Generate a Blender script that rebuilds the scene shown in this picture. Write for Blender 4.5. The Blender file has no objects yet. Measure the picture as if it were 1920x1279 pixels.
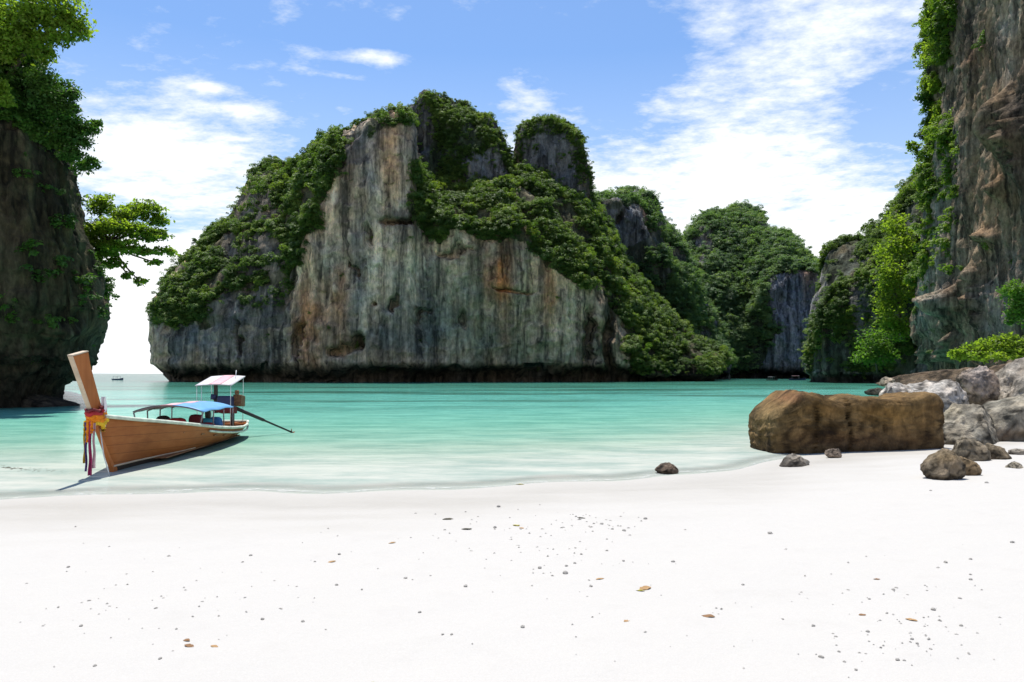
import bpy, math, random
import numpy as np
from mathutils import Vector, Matrix
sc = bpy.context.scene
COL = sc.collection
random.seed(7)
R = np.random.default_rng(11)

# ------------------------------------------------------------------ camera
F = 1371.0            # focal length in photo pixels (photo 1920 wide)
H = 2.1               # eye height above the water
HZ = 700.0            # horizon row in the photo
cd = bpy.data.cameras.new('camera'); cam = bpy.data.objects.new('camera', cd); COL.objects.link(cam)
cam.location = (0, 0, H); cam.rotation_euler = (math.radians(90), 0, 0)
cd.sensor_width = 36.0; cd.lens = 36.0 * F / 1920.0
cd.shift_y = (HZ - 639.5) / 1920.0
cd.clip_end = 20000; cd.clip_start = 0.05
sc.camera = cam
# ------------------------------------------------------------------ sun, sky, exposure
SUN_EL, SUN_AZ = 73.0, -16.0          # azimuth measured from +Y, negative = to the left
el, az = math.radians(SUN_EL), math.radians(SUN_AZ)
sdir = Vector((math.sin(az) * math.cos(el), math.cos(az) * math.cos(el), math.sin(el)))
sl = bpy.data.lights.new('sun', 'SUN'); sl.energy = 4.0; sl.angle = math.radians(0.53); sl.color = (1.0, 0.955, 0.88)
so = bpy.data.objects.new('sun', sl); COL.objects.link(so)
so.rotation_euler = (-sdir).to_track_quat('-Z', 'Y').to_euler(); so.location = (0, 0, 60)
sc.view_settings.view_transform = 'Standard'; sc.view_settings.look = 'None'
sc.view_settings.gamma = 1.0; sc.view_settings.exposure = 0.72
sc.view_settings.use_curve_mapping = False
sc.cycles.use_denoising = True
sc.cycles.max_bounces = 5; sc.cycles.transparent_max_bounces = 8; sc.cycles.diffuse_bounces = 3
sc.cycles.sample_clamp_indirect = 6.0
sc.cycles.caustics_reflective = False; sc.cycles.caustics_refractive = False

def nd(nt, typ, **kw):
    n = nt.nodes.new(typ)
    for k, v in kw.items():
        if k.startswith('i_'):
            key = k[2:]
            key = int(key) if key.isdigit() else key
            n.inputs[key].default_value = v
        else:
            setattr(n, k, v)
    return n
def mth(nt, op, a, b=None, clamp=False):
    n = nt.nodes.new('ShaderNodeMath'); n.operation = op; n.use_clamp = clamp
    for i, v in enumerate((a, b)):
        if v is None: continue
        if isinstance(v, (int, float)): n.inputs[i].default_value = v
        else: nt.links.new(v, n.inputs[i])
    return n.outputs[0]
def mapr(nt, v, a, b, c=0.0, d=1.0, smooth=False):
    n = nt.nodes.new('ShaderNodeMapRange'); n.interpolation_type = 'SMOOTHSTEP' if smooth else 'LINEAR'
    nt.links.new(v, n.inputs[0])
    for i, x in enumerate((a, b, c, d)): n.inputs[1 + i].default_value = x
    return n.outputs[0]
def mixc(nt, fac, a, b, blend='MIX'):
    n = nt.nodes.new('ShaderNodeMix'); n.data_type = 'RGBA'; n.blend_type = blend
    for s, v in ((n.inputs[0], fac), (n.inputs[6], a), (n.inputs[7], b)):
        if isinstance(v, (int, float)): s.default_value = v
        elif isinstance(v, tuple): s.default_value = v if len(v) == 4 else (*v, 1)
        else: nt.links.new(v, s)
    return n.outputs[2]

def build_world():
    w = bpy.data.worlds.new('World'); sc.world = w; w.use_nodes = True
    nt = w.node_tree; nt.nodes.clear(); L = nt.links.new
    out = nd(nt, 'ShaderNodeOutputWorld'); bg = nd(nt, 'ShaderNodeBackground'); bg.inputs[1].default_value = 0.14
    sky = nd(nt, 'ShaderNodeTexSky'); sky.sky_type = 'NISHITA'; sky.sun_disc = False
    sky.sun_elevation = el; sky.sun_rotation = az
    sky.air_density = 1.0; sky.dust_density = 0.6; sky.ozone_density = 2.2
    tc = nd(nt, 'ShaderNodeTexCoord')
    nrm = nd(nt, 'ShaderNodeVectorMath', operation='NORMALIZE'); L(tc.outputs['Generated'], nrm.inputs[0])
    sep = nd(nt, 'ShaderNodeSeparateXYZ'); L(nrm.outputs[0], sep.inputs[0])
    dz = mth(nt, 'MAXIMUM', sep.outputs[2], 0.0)
    den = mth(nt, 'ADD', dz, 0.11)
    px = mth(nt, 'DIVIDE', sep.outputs[0], den); py = mth(nt, 'DIVIDE', sep.outputs[1], den)
    cp = nd(nt, 'ShaderNodeCombineXYZ'); L(px, cp.inputs[0]); L(py, cp.inputs[1]); cp.inputs[2].default_value = 3.7
    n1 = nd(nt, 'ShaderNodeTexNoise', i_Scale=1.15, i_Detail=9.0, i_Roughness=0.60, i_Distortion=0.35); L(cp.outputs[0], n1.inputs['Vector'])
    mp = nd(nt, 'ShaderNodeMapping'); mp.inputs['Rotation'].default_value = (0, 0, 0.5); mp.inputs['Scale'].default_value = (3.4, 4.4, 1); L(cp.outputs[0], mp.inputs[0])
    n2 = nd(nt, 'ShaderNodeTexNoise', i_Scale=3.2, i_Detail=8.0, i_Roughness=0.66); L(mp.outputs[0], n2.inputs['Vector'])
    v = mth(nt, 'ADD', mth(nt, 'MULTIPLY', mth(nt, 'SUBTRACT', n1.outputs[0], 0.5), 1.1), mth(nt, 'MULTIPLY', mth(nt, 'SUBTRACT', n2.outputs[0], 0.5), 0.62))
    bias = mapr(nt, dz, 0.12, 0.40, 0.44, -0.06)
    v = mth(nt, 'ADD', v, bias)
    def blob(X, Y, rx, ry, amp):
        # a soft cloud bank / clearing round one compass direction of the real sky
        nonlocal v
        c = Vector(((X - 960) / F, 1, (HZ - Y) / F)).normalized()
        rt = Vector((c.y, -c.x, 0)).normalized(); up = rt.cross(c)
        a = nd(nt, 'ShaderNodeVectorMath', operation='DOT_PRODUCT'); L(nrm.outputs[0], a.inputs[0]); a.inputs[1].default_value = rt
        b = nd(nt, 'ShaderNodeVectorMath', operation='DOT_PRODUCT'); L(nrm.outputs[0], b.inputs[0]); b.inputs[1].default_value = up
        f = nd(nt, 'ShaderNodeVectorMath', operation='DOT_PRODUCT'); L(nrm.outputs[0], f.inputs[0]); f.inputs[1].default_value = c
        qa = mth(nt, 'POWER', mth(nt, 'ABSOLUTE', mth(nt, 'DIVIDE', a.outputs['Value'], rx / F)), 2.0)
        qb = mth(nt, 'POWER', mth(nt, 'ABSOLUTE', mth(nt, 'DIVIDE', b.outputs['Value'], ry / F)), 2.0)
        g = mth(nt, 'EXPONENT', mth(nt, 'MULTIPLY', mth(nt, 'ADD', qa, qb), -1.0))
        g = mth(nt, 'MULTIPLY', g, mth(nt, 'GREATER_THAN', f.outputs['Value'], 0.0))
        v = mth(nt, 'ADD', v, mth(nt, 'MULTIPLY', g, amp))
    blob(1530, 60, 190, 110, 0.30); blob(1010, 220, 90, 70, 0.25); blob(700, 108, 95, 16, 0.42); blob(960, 170, 60, 40, 0.16); blob(1330, 60, 40, 60, 0.14); blob(390, 165, 45, 10, 0.3)
    blob(440, 205, 80, 12, 0.3); blob(610, 138, 70, 10, 0.25); blob(1660, 235, 75, 75, -0.3); blob(300, 280, 170, 60, 0.25)
    blob(600, 70, 420, 90, -0.13); blob(1180, 90, 120, 70, -0.2); blob(720, 20, 70, 30, 0.18); blob(1450, 290, 260, 70, 0.1)
    blob(1250, 190, 90, 45, 0.12); blob(255, 400, 140, 30, -0.16)
    fac = mapr(nt, v, -0.07, 0.36, 0, 1, True)
    veil = mapr(nt, dz, 0.0, 0.40, 0.62, 0.05)
    fac = mth(nt, 'MAXIMUM', fac, veil)
    dens = mapr(nt, v, 0.1, 0.6, 0, 1, True)
    cc = mixc(nt, dens, (4.1, 4.4, 4.75), (5.5, 5.5, 5.5))
    skyc = mixc(nt, 1.0, sky.outputs[0], (0.475, 0.625, 0.77), 'MULTIPLY')
    col = mixc(nt, fac, skyc, cc)
    L(col, bg.inputs[0]); L(bg.outputs[0], out.inputs[0])
build_world()

# ------------------------------------------------------------------ helpers
def W(px, py, d):
    return Vector(((px - 960) / F * d, d, H - (py - HZ) / F * d))
def project(P):
    y = np.maximum(P[:, 1], 0.1)
    return 960 + P[:, 0] / y * F, HZ - (P[:, 2] - H) / y * F
def _hash(ix, iy, iz, s):
    h = (ix.astype(np.uint32) * np.uint32(374761393) + iy.astype(np.uint32) * np.uint32(668265263) + iz.astype(np.uint32) * np.uint32(2147483647) + np.uint32(s * 974711 & 0xffffffff))
    h = (h ^ (h >> np.uint32(13))) * np.uint32(1274126177)
    h = (h ^ (h >> np.uint32(16))) * np.uint32(2246822519)
    return h ^ (h >> np.uint32(15))
_G = np.random.default_rng(3).normal(size=(256, 3)); _G /= np.linalg.norm(_G, axis=1)[:, None]
def perlin(P, seed=0):
    P = np.asarray(P, dtype=np.float64)
    i = np.floor(P).astype(np.int64); f = P - i; u = f * f * f * (f * (f * 6 - 15) + 10)
    res = 0
    for dx in (0, 1):
        for dy in (0, 1):
            for dz in (0, 1):
                g = _G[_hash(i[:, 0] + dx, i[:, 1] + dy, i[:, 2] + dz, seed) & np.uint32(255)]
                d = (g * (f - (dx, dy, dz))).sum(1)
                w = (u[:, 0] if dx else 1 - u[:, 0]) * (u[:, 1] if dy else 1 - u[:, 1]) * (u[:, 2] if dz else 1 - u[:, 2])
                res = res + w * d
    return res * 1.55
def fbm(P, octv=4, seed=0, gain=0.5, ridged=False):
    P = np.asarray(P, dtype=np.float64); a, t, s = 1.0, 0, 0
    for o in range(octv):
        n = perlin(P * (2.03 ** o) + o * 17.3, seed + o)
        t = t + a * ((1 - 2 * np.abs(n)) if ridged else n); s += a; a *= gain
    return t / s
def in_poly(px, py, poly):
    c = np.zeros(len(px), bool); n = len(poly)
    for i in range(n):
        x1, y1 = poly[i]; x2, y2 = poly[(i + 1) % n]
        if y1 == y2: continue
        c ^= ((y1 > py) != (y2 > py)) & (px < (x2 - x1) * (py - y1) / (y2 - y1) + x1)
    return c
def mesh_np(name, V, Q, smooth=True):
    me = bpy.data.meshes.new(name); V = np.asarray(V, np.float32); Q = np.asarray(Q, np.int32); k = Q.shape[1]
    me.vertices.add(len(V)); me.vertices.foreach_set('co', V.ravel())
    me.loops.add(Q.size); me.loops.foreach_set('vertex_index', Q.ravel())
    me.polygons.add(len(Q)); me.polygons.foreach_set('loop_start', np.arange(0, Q.size, k, dtype=np.int32))
    me.polygons.foreach_set('use_smooth', np.full(len(Q), smooth))
    me.update(calc_edges=True); return me
def add_obj(name, me, mat=None, parent=None, **props):
    o = bpy.data.objects.new(name, me); COL.objects.link(o)
    if mat is not None and me is not None and not me.materials: me.materials.append(mat)
    if parent: o.parent = parent
    for k, v in props.items(): o[k] = v
    return o
def empty(name, loc=(0, 0, 0), **props):
    o = bpy.data.objects.new(name, None); COL.objects.link(o); o.location = loc; o.empty_display_size = 0.3
    for k, v in props.items(): o[k] = v
    return o
def grid_quads(r, c, wrap=False):
    i = np.arange(r - 1)[:, None]; j = np.arange(c if wrap else c - 1)[None, :]; j2 = (j + 1) % c
    return np.stack([i * c + j, i * c + j2, (i + 1) * c + j2, (i + 1) * c + j], -1).reshape(-1, 4)
def set_col(me, name, C):
    a = me.color_attributes.new(name, 'FLOAT_COLOR', 'POINT')
    a.data.foreach_set('color', np.concatenate([C, np.ones((len(C), 1))], 1).astype(np.float32).ravel())
def set_float(me, name, v):
    a = me.attributes.new(name, 'FLOAT', 'POINT'); a.data.foreach_set('value', np.asarray(v, np.float32))
class MB:
    """collects simple solids into one mesh"""
    def __init__(s): s.v = []; s.f = []
    def add(s, vs, fs):
        b = len(s.v); s.v += [tuple(p) for p in vs]; s.f += [tuple(b + i for i in q) for q in fs]
    def box(s, c, size, M=None):
        hx, hy, hz = [q / 2 for q in size]; c = Vector(c)
        vs = [Vector((x, y, z)) for x in (-hx, hx) for y in (-hy, hy) for z in (-hz, hz)]
        if M is not None: vs = [M @ q for q in vs]
        s.add([c + q for q in vs], [(0, 1, 3, 2), (4, 6, 7, 5), (0, 4, 5, 1), (2, 3, 7, 6), (0, 2, 6, 4), (1, 5, 7, 3)])
    def tube(s, pts, rad, n=8):
        pts = [Vector(p) for p in pts]; m = len(pts); base = len(s.v)
        rs = [rad] * m if isinstance(rad, (int, float)) else list(rad)
        up = Vector((0, 0, 1))
        for i, p in enumerate(pts):
            t = (pts[min(i + 1, m - 1)] - pts[max(i - 1, 0)]).normalized()
            a = t.cross(up if abs(t.z) < 0.95 else Vector((1, 0, 0))).normalized(); b = t.cross(a)
            for k in range(n):
                q = 2 * math.pi * k / n; s.v.append(tuple(p + (a * math.cos(q) + b * math.sin(q)) * rs[i]))
        for i in range(m - 1):
            for k in range(n):
                s.f.append((base + i * n + k, base + i * n + (k + 1) % n, base + (i + 1) * n + (k + 1) % n, base + (i + 1) * n + k))
        s.f.append(tuple(base + k for k in range(n))[::-1]); s.f.append(tuple(base + (m - 1) * n + k for k in range(n)))
    def sheet(s, rows, thick=0.02):
        """a quad sheet (rows of points) given a real thickness downwards"""
        r, c = len(rows), len(rows[0]); top = [Vector(p) for row in rows for p in row]; bot = [p - Vector((0, 0, thick)) for p in top]
        n = r * c; fs = []
        for i in range(r - 1):
            for j in range(c - 1):
                q = (i * c + j, i * c + j + 1, (i + 1) * c + j + 1, (i + 1) * c + j); fs.append(q); fs.append(tuple(n + x for x in q[::-1]))
        edge = [(0 * c + j, 0 * c + j + 1) for j in range(c - 1)] + [((r - 1) * c + j + 1, (r - 1) * c + j) for j in range(c - 1)]
        edge += [((i + 1) * c, i * c) for i in range(r - 1)] + [(i * c + c - 1, (i + 1) * c + c - 1) for i in range(r - 1)]
        for a, b in edge: fs.append((b, a, n + a, n + b))
        s.add(top + bot, fs)
    def build(s, name, mat, parent=None, smooth=False, bevel=0, **props):
        me = bpy.data.meshes.new(name); me.from_pydata(s.v, [], s.f); me.update()
        if smooth: me.polygons.foreach_set('use_smooth', [True] * len(me.polygons))
        o = add_obj(name, me, mat, parent, **props)
        if bevel:
            m = o.modifiers.new('bevel', 'BEVEL'); m.width = bevel; m.segments = 2; m.limit_method = 'ANGLE'
        return o

# ------------------------------------------------------------------ materials
def new_mat(name):
    m = bpy.data.materials.new(name); m.use_nodes = True; nt = m.node_tree; nt.nodes.clear()
    out = nd(nt, 'ShaderNodeOutputMaterial'); return m, nt, out
def simple(name, col, rough=0.6, var=0.15, scale=6.0, bump=0.0, stretch=(1, 1, 1), spec=0.3):
    m, nt, out = new_mat(name); L = nt.links.new
    b = nd(nt, 'ShaderNodeBsdfPrincipled'); b.inputs['Roughness'].default_value = rough; b.inputs['Specular IOR Level'].default_value = spec
    tc = nd(nt, 'ShaderNodeTexCoord'); mp = nd(nt, 'ShaderNodeMapping'); mp.inputs['Scale'].default_value = stretch; L(tc.outputs['Object'], mp.inputs[0])
    n = nd(nt, 'ShaderNodeTexNoise', i_Scale=scale, i_Detail=6.0, i_Roughness=0.6); L(mp.outputs[0], n.inputs['Vector'])
    lo = tuple(c * (1 - var * 1.6) for c in col); hi = tuple(min(1, c * (1 + var)) for c in col)
    L(mixc(nt, mapr(nt, n.outputs[0], 0.3, 0.7), lo, hi), b.inputs['Base Color'])
    if bump:
        bp = nd(nt, 'ShaderNodeBump', i_Strength=bump, i_Distance=0.02); L(n.outputs[0], bp.inputs['Height']); L(bp.outputs[0], b.inputs['Normal'])
    L(b.outputs[0], out.inputs[0]); return m
def rock_mat(name, s=1.0, bump=0.7, zsq=0.16, fine=1.0, dist=0.5, con=1.0):
    """limestone: the painted base colour x vertical water streaks x pitting"""
    m, nt, out = new_mat(name); L = nt.links.new
    b = nd(nt, 'ShaderNodeBsdfPrincipled'); b.inputs['Roughness'].default_value = 0.92; b.inputs['Specular IOR Level'].default_value = 0.15
    at = nd(nt, 'ShaderNodeAttribute', attribute_name='rockcol')
    tc = nd(nt, 'ShaderNodeTexCoord')
    m1 = nd(nt, 'ShaderNodeMapping'); m1.inputs['Scale'].default_value = (s, s, s * zsq); L(tc.outputs['Object'], m1.inputs[0])
    n1 = nd(nt, 'ShaderNodeTexNoise', i_Scale=0.5, i_Detail=8.0, i_Roughness=0.66, i_Distortion=0.5); L(m1.outputs[0], n1.inputs['Vector'])
    m2 = nd(nt, 'ShaderNodeMapping'); m2.inputs['Scale'].default_value = (s * fine, s * fine, s * 0.6 * fine); L(tc.outputs['Object'], m2.inputs[0])
    n2 = nd(nt, 'ShaderNodeTexNoise', i_Scale=1.3, i_Detail=9.0, i_Roughness=0.68); L(m2.outputs[0], n2.inputs['Vector'])
    n3 = nd(nt, 'ShaderNodeTexNoise', i_Scale=0.18 * s, i_Detail=4.0); L(tc.outputs['Object'], n3.inputs['Vector'])
    c = mixc(nt, mapr(nt, n1.outputs[0], 0.37, 0.60), (0.22, 0.22, 0.22), (1.40, 1.35, 1.27))
    c2 = mixc(nt, mapr(nt, n2.outputs[0], 0.30, 0.66), (0.42, 0.41, 0.40), (1.22, 1.21, 1.19))
    c3 = mixc(nt, mapr(nt, n3.outputs[0], 0.35, 0.65), (0.86, 0.93, 1.0), (1.08, 1.0, 0.92))
    c = mixc(nt, con, at.outputs['Color'], c, 'MULTIPLY'); c = mixc(nt, con, c, c2, 'MULTIPLY'); c = mixc(nt, con, c, c3, 'MULTIPLY')
    L(c, b.inputs['Base Color'])
    hsum = mth(nt, 'ADD', mth(nt, 'MULTIPLY', n1.outputs[0], 0.8), n2.outputs[0])
    bp = nd(nt, 'ShaderNodeBump', i_Strength=bump, i_Distance=dist); L(hsum, bp.inputs['Height']); L(bp.outputs[0], b.inputs['Normal'])
    L(b.outputs[0], out.inputs[0]); return m
def leaf_mat(name, c0, c1, c2, trans=0.35, per_leaf=False):
    m, nt, out = new_mat(name); L = nt.links.new
    oi = nd(nt, 'ShaderNodeObjectInfo'); tc = nd(nt, 'ShaderNodeNewGeometry')
    n = nd(nt, 'ShaderNodeTexNoise', i_Scale=0.55 if per_leaf else 0.09, i_Detail=4.0); L(tc.outputs['Position'], n.inputs['Vector'])
    rnd = mth(nt, 'MULTIPLY', oi.outputs['Random'], 0.0 if per_leaf else 0.55)
    if per_leaf:
        rnd = mth(nt, 'MULTIPLY', tc.outputs['Random Per Island'], 0.45)
    t = mth(nt, 'ADD', rnd, mapr(nt, n.outputs[0], 0.3, 0.7, 0.0, 0.5), True)
    cr = nd(nt, 'ShaderNodeValToRGB'); e = cr.color_ramp.elements
    e[0].position = 0.0; e[0].color = (*c0, 1); e[1].position = 1.0; e[1].color = (*c2, 1)
    k = e.new(0.5); k.color = (*c1, 1); L(t, cr.inputs[0])
    d = nd(nt, 'ShaderNodeBsdfPrincipled'); d.inputs['Roughness'].default_value = 0.55; d.inputs['Specular IOR Level'].default_value = 0.25
    L(cr.outputs[0], d.inputs['Base Color'])
    tr = nd(nt, 'ShaderNodeBsdfTranslucent'); L(mixc(nt, 1.0, cr.outputs[0], (1.6, 1.75, 0.7), 'MULTIPLY'), tr.inputs[0])
    mx = nd(nt, 'ShaderNodeMixShader', i_0=trans); L(d.outputs[0], mx.inputs[1]); L(tr.outputs[0], mx.inputs[2]); L(mx.outputs[0], out.inputs[0]); return m

M_ROCK = rock_mat('limestone_far', 1.0, 0.9, 0.075, dist=0.8)
M_ROCKN = rock_mat('limestone_near', 2.2, 1.0, 0.16, dist=0.35)
M_BOULD = rock_mat('boulder_stone', 8.0, 1.0, 0.55, dist=0.10, con=0.5)
M_FOREST = leaf_mat('forest_leaves', (0.032, 0.06, 0.016), (0.092, 0.155, 0.034), (0.22, 0.28, 0.06), 0.40)
M_FORESTF = leaf_mat('far_forest_leaves', (0.042, 0.08, 0.042), (0.10, 0.17, 0.07), (0.20, 0.27, 0.10), 0.42)
M_FORESTB = leaf_mat('bright_cliff_leaves', (0.05, 0.09, 0.018), (0.10, 0.17, 0.022), (0.20, 0.27, 0.032), 0.42)
M_LEAF = leaf_mat('near_tree_leaves', (0.045, 0.10, 0.018), (0.085, 0.17, 0.025), (0.15, 0.25, 0.035), 0.45, True)
M_LEAFD = leaf_mat('dark_tree_leaves', (0.03, 0.075, 0.018), (0.055, 0.12, 0.022), (0.11, 0.19, 0.028), 0.40, True)
M_BUSH = leaf_mat('bush_leaves', (0.08, 0.13, 0.018), (0.16, 0.23, 0.03), (0.25, 0.31, 0.05), 0.62, True)
M_BARK = simple('bark', (0.12, 0.095, 0.07), 0.9, 0.35, 9, 0.4, (1, 1, 0.2))

# ------------------------------------------------------------------ beach and sea
SHX = np.array([-400, -60, -25, -9, -4, 0, 2, 3.8, 6.2, 8.6, 11, 14, 18, 26, 45, 400.0])
SHY = np.array([-60, 5, 11, 12.3, 12.9, 13.5, 14.2, 15.3, 17.4, 19.6, 21.6, 23.5, 25, 27, 32, 60.0])
def shore_t(x, y):
    wob = 0.22 * np.sin(x * 0.9 + 0.6) + 0.12 * np.sin(x * 2.3)
    return np.interp(x, SHX, SHY) + wob - y
def sand_z(x, y, relief=True):
    t = shore_t(x, y)
    up = np.where(t > 0, 0.044 * t - 0.0007 * np.minimum(t, 30) ** 2, 0)
    tt = -t
    dn = np.interp(tt, [0, 3, 10, 22, 40, 90, 200, 1000], [0, 0.10, 0.48, 1.2, 2.3, 3.6, 5.0, 9.0])
    if not relief: return np.where(t > 0, up, -dn)
    P = np.stack([x, y, np.zeros_like(x)], 1); near = np.clip(1 - np.hypot(x, y) / 60, 0, 1); land = np.clip(t / 3, 0, 1)
    return np.where(t > 0, up, -dn) + near * (0.045 * fbm(P * 0.45, 3, 5) * (0.2 + land) + 0.022 * fbm(P * 2.2, 3, 9) * land)
def sand_at(x, y, relief=True): return float(sand_z(np.array([x]), np.array([y]), relief)[0])
def graded(a, b, s0, ratio):
    out = [a]; s = s0
    while out[-1] < b: out.append(out[-1] + s); s *= ratio
    return np.array(out)
def build_beach():
    ys = np.concatenate([[-60, -30, -15, -8, -4], np.arange(-2, 30, 0.11), graded(30.1, 5200, 0.3, 1.09)])
    xp = np.concatenate([np.arange(0, 14, 0.13), graded(14, 5200, 0.2, 1.12)])
    xs = np.concatenate([-xp[:0:-1], xp])
    X, Y = np.meshgrid(xs, ys); x, y = X.ravel(), Y.ravel()
    z = sand_z(x, y)
    me = mesh_np('beach', np.stack([x, y, z], 1), grid_quads(len(ys), len(xs)))
    set_float(me, 'inland', shore_t(x, y))
    m, nt, out = new_mat('white_sand'); L = nt.links.new
    b = nd(nt, 'ShaderNodeBsdfPrincipled'); at = nd(nt, 'ShaderNodeAttribute', attribute_name='inland'); tc = nd(nt, 'ShaderNodeTexCoord')
    mp = nd(nt, 'ShaderNodeMapping'); mp.inputs['Scale'].default_value = (0.5, 1.6, 1); L(tc.outputs['Object'], mp.inputs[0])
    n1 = nd(nt, 'ShaderNodeTexNoise', i_Scale=0.8, i_Detail=5.0); L(mp.outputs[0], n1.inputs['Vector'])
    n2 = nd(nt, 'ShaderNodeTexNoise', i_Scale=90.0, i_Detail=4.0, i_Roughness=0.7); L(tc.outputs['Object'], n2.inputs['Vector'])
    n3 = nd(nt, 'ShaderNodeTexNoise', i_Scale=2.6, i_Detail=6.0, i_Roughness=0.65); L(tc.outputs['Object'], n3.inputs['Vector'])
    t = mth(nt, 'ADD', at.outputs['Fac'], mapr(nt, n1.outputs[0], 0.3, 0.7, -1.0, 1.0))
    wet = mth(nt, 'MULTIPLY', mapr(nt, t, 0.6, 5.2, 1, 0, True), mapr(nt, at.outputs['Fac'], -1.2, 1.6, 0.1, 1.0))
    dry = mixc(nt, mapr(nt, n2.outputs[0], 0.3, 0.7), (0.41, 0.393, 0.365), (0.45, 0.435, 0.41))
    dry = mixc(nt, mapr(nt, n3.outputs[0], 0.55, 0.8, 0, 0.35), dry, (0.37, 0.352, 0.327))
    c = mixc(nt, wet, dry, mixc(nt, n3.outputs[0], (0.345, 0.325, 0.288), (0.385, 0.365, 0.33)))
    L(c, b.inputs['Base Color'])
    L(mapr(nt, wet, 0, 1, 0.95, 0.55), b.inputs['Roughness']); b.inputs['Specular IOR Level'].default_value = 0.2
    hs = mth(nt, 'ADD', mth(nt, 'MULTIPLY', n2.outputs[0], 0.12), n3.outputs[0])
    bp = nd(nt, 'ShaderNodeBump', i_Strength=0.5, i_Distance=0.04); L(hs, bp.inputs['Height']); L(bp.outputs[0], b.inputs['Normal'])
    L(b.outputs[0], out.inputs[0])
    add_obj('beach', me, m, kind='structure', label='white sand beach sloping down into the shallow bay')
def build_water():
    ys = np.concatenate([[-80, -40, 0, 6], np.arange(8, 40, 0.25), graded(40.2, 5500, 0.4, 1.07)])
    xp = np.concatenate([np.arange(0, 30, 0.5), graded(30, 5000, 0.6, 1.13)])
    xs = np.concatenate([-xp[:0:-1], xp])
    X, Y = np.meshgrid(xs, ys); x, y = X.ravel(), Y.ravel()
    me = mesh_np('water', np.stack([x, y, np.zeros_like(x)], 1), grid_quads(len(ys), len(xs)))
    set_float(me, 'depth', np.maximum(-sand_z(x, y), 0)); set_float(me, 'offshore', -shore_t(x, y))
    m, nt, out = new_mat('sea_water'); L = nt.links.new
    dp = nd(nt, 'ShaderNodeAttribute', attribute_name='depth'); off = nd(nt, 'ShaderNodeAttribute', attribute_name='offshore')
    tc = nd(nt, 'ShaderNodeTexCoord')
    def noise(sx, sy, scale, det=4.0, rough=0.55, rot=0.0):
        mp = nd(nt, 'ShaderNodeMapping'); mp.inputs['Scale'].default_value = (sx, sy, 1); mp.inputs['Rotation'].default_value = (0, 0, rot); L(tc.outputs['Object'], mp.inputs[0])
        n = nd(nt, 'ShaderNodeTexNoise', i_Scale=scale, i_Detail=det, i_Roughness=rough); L(mp.outputs[0], n.inputs['Vector']); return n.outputs[0]
    w1 = noise(0.7, 1.3, 1.5, 5.0, 0.6, 0.15); w2 = noise(0.45, 1.0, 0.35, 3.0, 0.5, -0.2); w3 = noise(1, 1.4, 5.0, 3.0)
    hgt = mth(nt, 'ADD', mth(nt, 'ADD', mth(nt, 'MULTIPLY', w1, 0.11), mth(nt, 'MULTIPLY', w2, 0.30)), mth(nt, 'MULTIPLY', w3, 0.018))
    calm = mapr(nt, off.outputs['Fac'], 0, 9, 0.12, 1.0)
    bp = nd(nt, 'ShaderNodeBump', i_Distance=1.0); L(mth(nt, 'MULTIPLY', calm, 0.75), bp.inputs['Strength']); L(hgt, bp.inputs['Height'])
    # body colour by depth of water over white sand, with reef patches
    cr = nd(nt, 'ShaderNodeValToRGB'); e = cr.color_ramp.elements
    stops = [(0.0, (0.53, 0.515, 0.47)), (0.03, (0.48, 0.50, 0.44)), (0.065, (0.36, 0.455, 0.37)), (0.10, (0.265, 0.44, 0.345)), (0.18, (0.20, 0.445, 0.345)), (0.34, (0.185, 0.50, 0.41)), (0.55, (0.16, 0.51, 0.43)), (0.75, (0.08, 0.29, 0.22)), (1.0, (0.05, 0.18, 0.15))]
    e[0].position, e[0].color = stops[0][0], (*stops[0][1], 1); e[1].position, e[1].color = stops[-1][0], (*stops[-1][1], 1)
    for p, c in stops[1:-1]: k = e.new(p); k.color = (*c, 1)
    L(mth(nt, 'DIVIDE', dp.outputs['Fac'], 5.0), cr.inputs[0])
    pt = noise(0.3, 1.0, 0.085, 5.0, 0.6)
    reef = mth(nt, 'MULTIPLY', mapr(nt, pt, 0.47, 0.60, 0, 1, True), mapr(nt, dp.outputs['Fac'], 1.1, 2.8))
    body = mixc(nt, mth(nt, 'MULTIPLY', reef, 0.8), cr.outputs[0], (0.038, 0.125, 0.09))
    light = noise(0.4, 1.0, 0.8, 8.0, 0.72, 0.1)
    body = mixc(nt, mapr(nt, light, 0.40, 0.62, 0, 0.95), body, mixc(nt, 1.0, body, (0.60, 0.73, 0.73), 'MULTIPLY'))  # darker streaks: ripple shading painted into the body colour
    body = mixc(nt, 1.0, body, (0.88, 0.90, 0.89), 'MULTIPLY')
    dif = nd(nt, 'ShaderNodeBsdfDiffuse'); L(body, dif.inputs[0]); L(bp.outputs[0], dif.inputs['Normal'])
    lap = noise(0.5, 1.0, 0.9, 5.0, 0.6); fo = mth(nt, 'ADD', off.outputs['Fac'], mapr(nt, lap, 0.3, 0.7, -0.5, 0.5))
    foam = mth(nt, 'MULTIPLY', mapr(nt, fo, 0.05, 0.22, 0, 1, True), mapr(nt, fo, 0.22, 0.6, 1, 0, True))
    foam = mth(nt, 'MULTIPLY', foam, mapr(nt, noise(1.0, 1.6, 5.0, 5.0, 0.7), 0.35, 0.6))
    L(mixc(nt, mth(nt, 'MULTIPLY', foam, 0.8), body, (0.62, 0.62, 0.60)), dif.inputs[0])
    trn = nd(nt, 'ShaderNodeBsdfTransparent'); trn.inputs[0].default_value = (0.93, 0.985, 0.965, 1)
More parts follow.
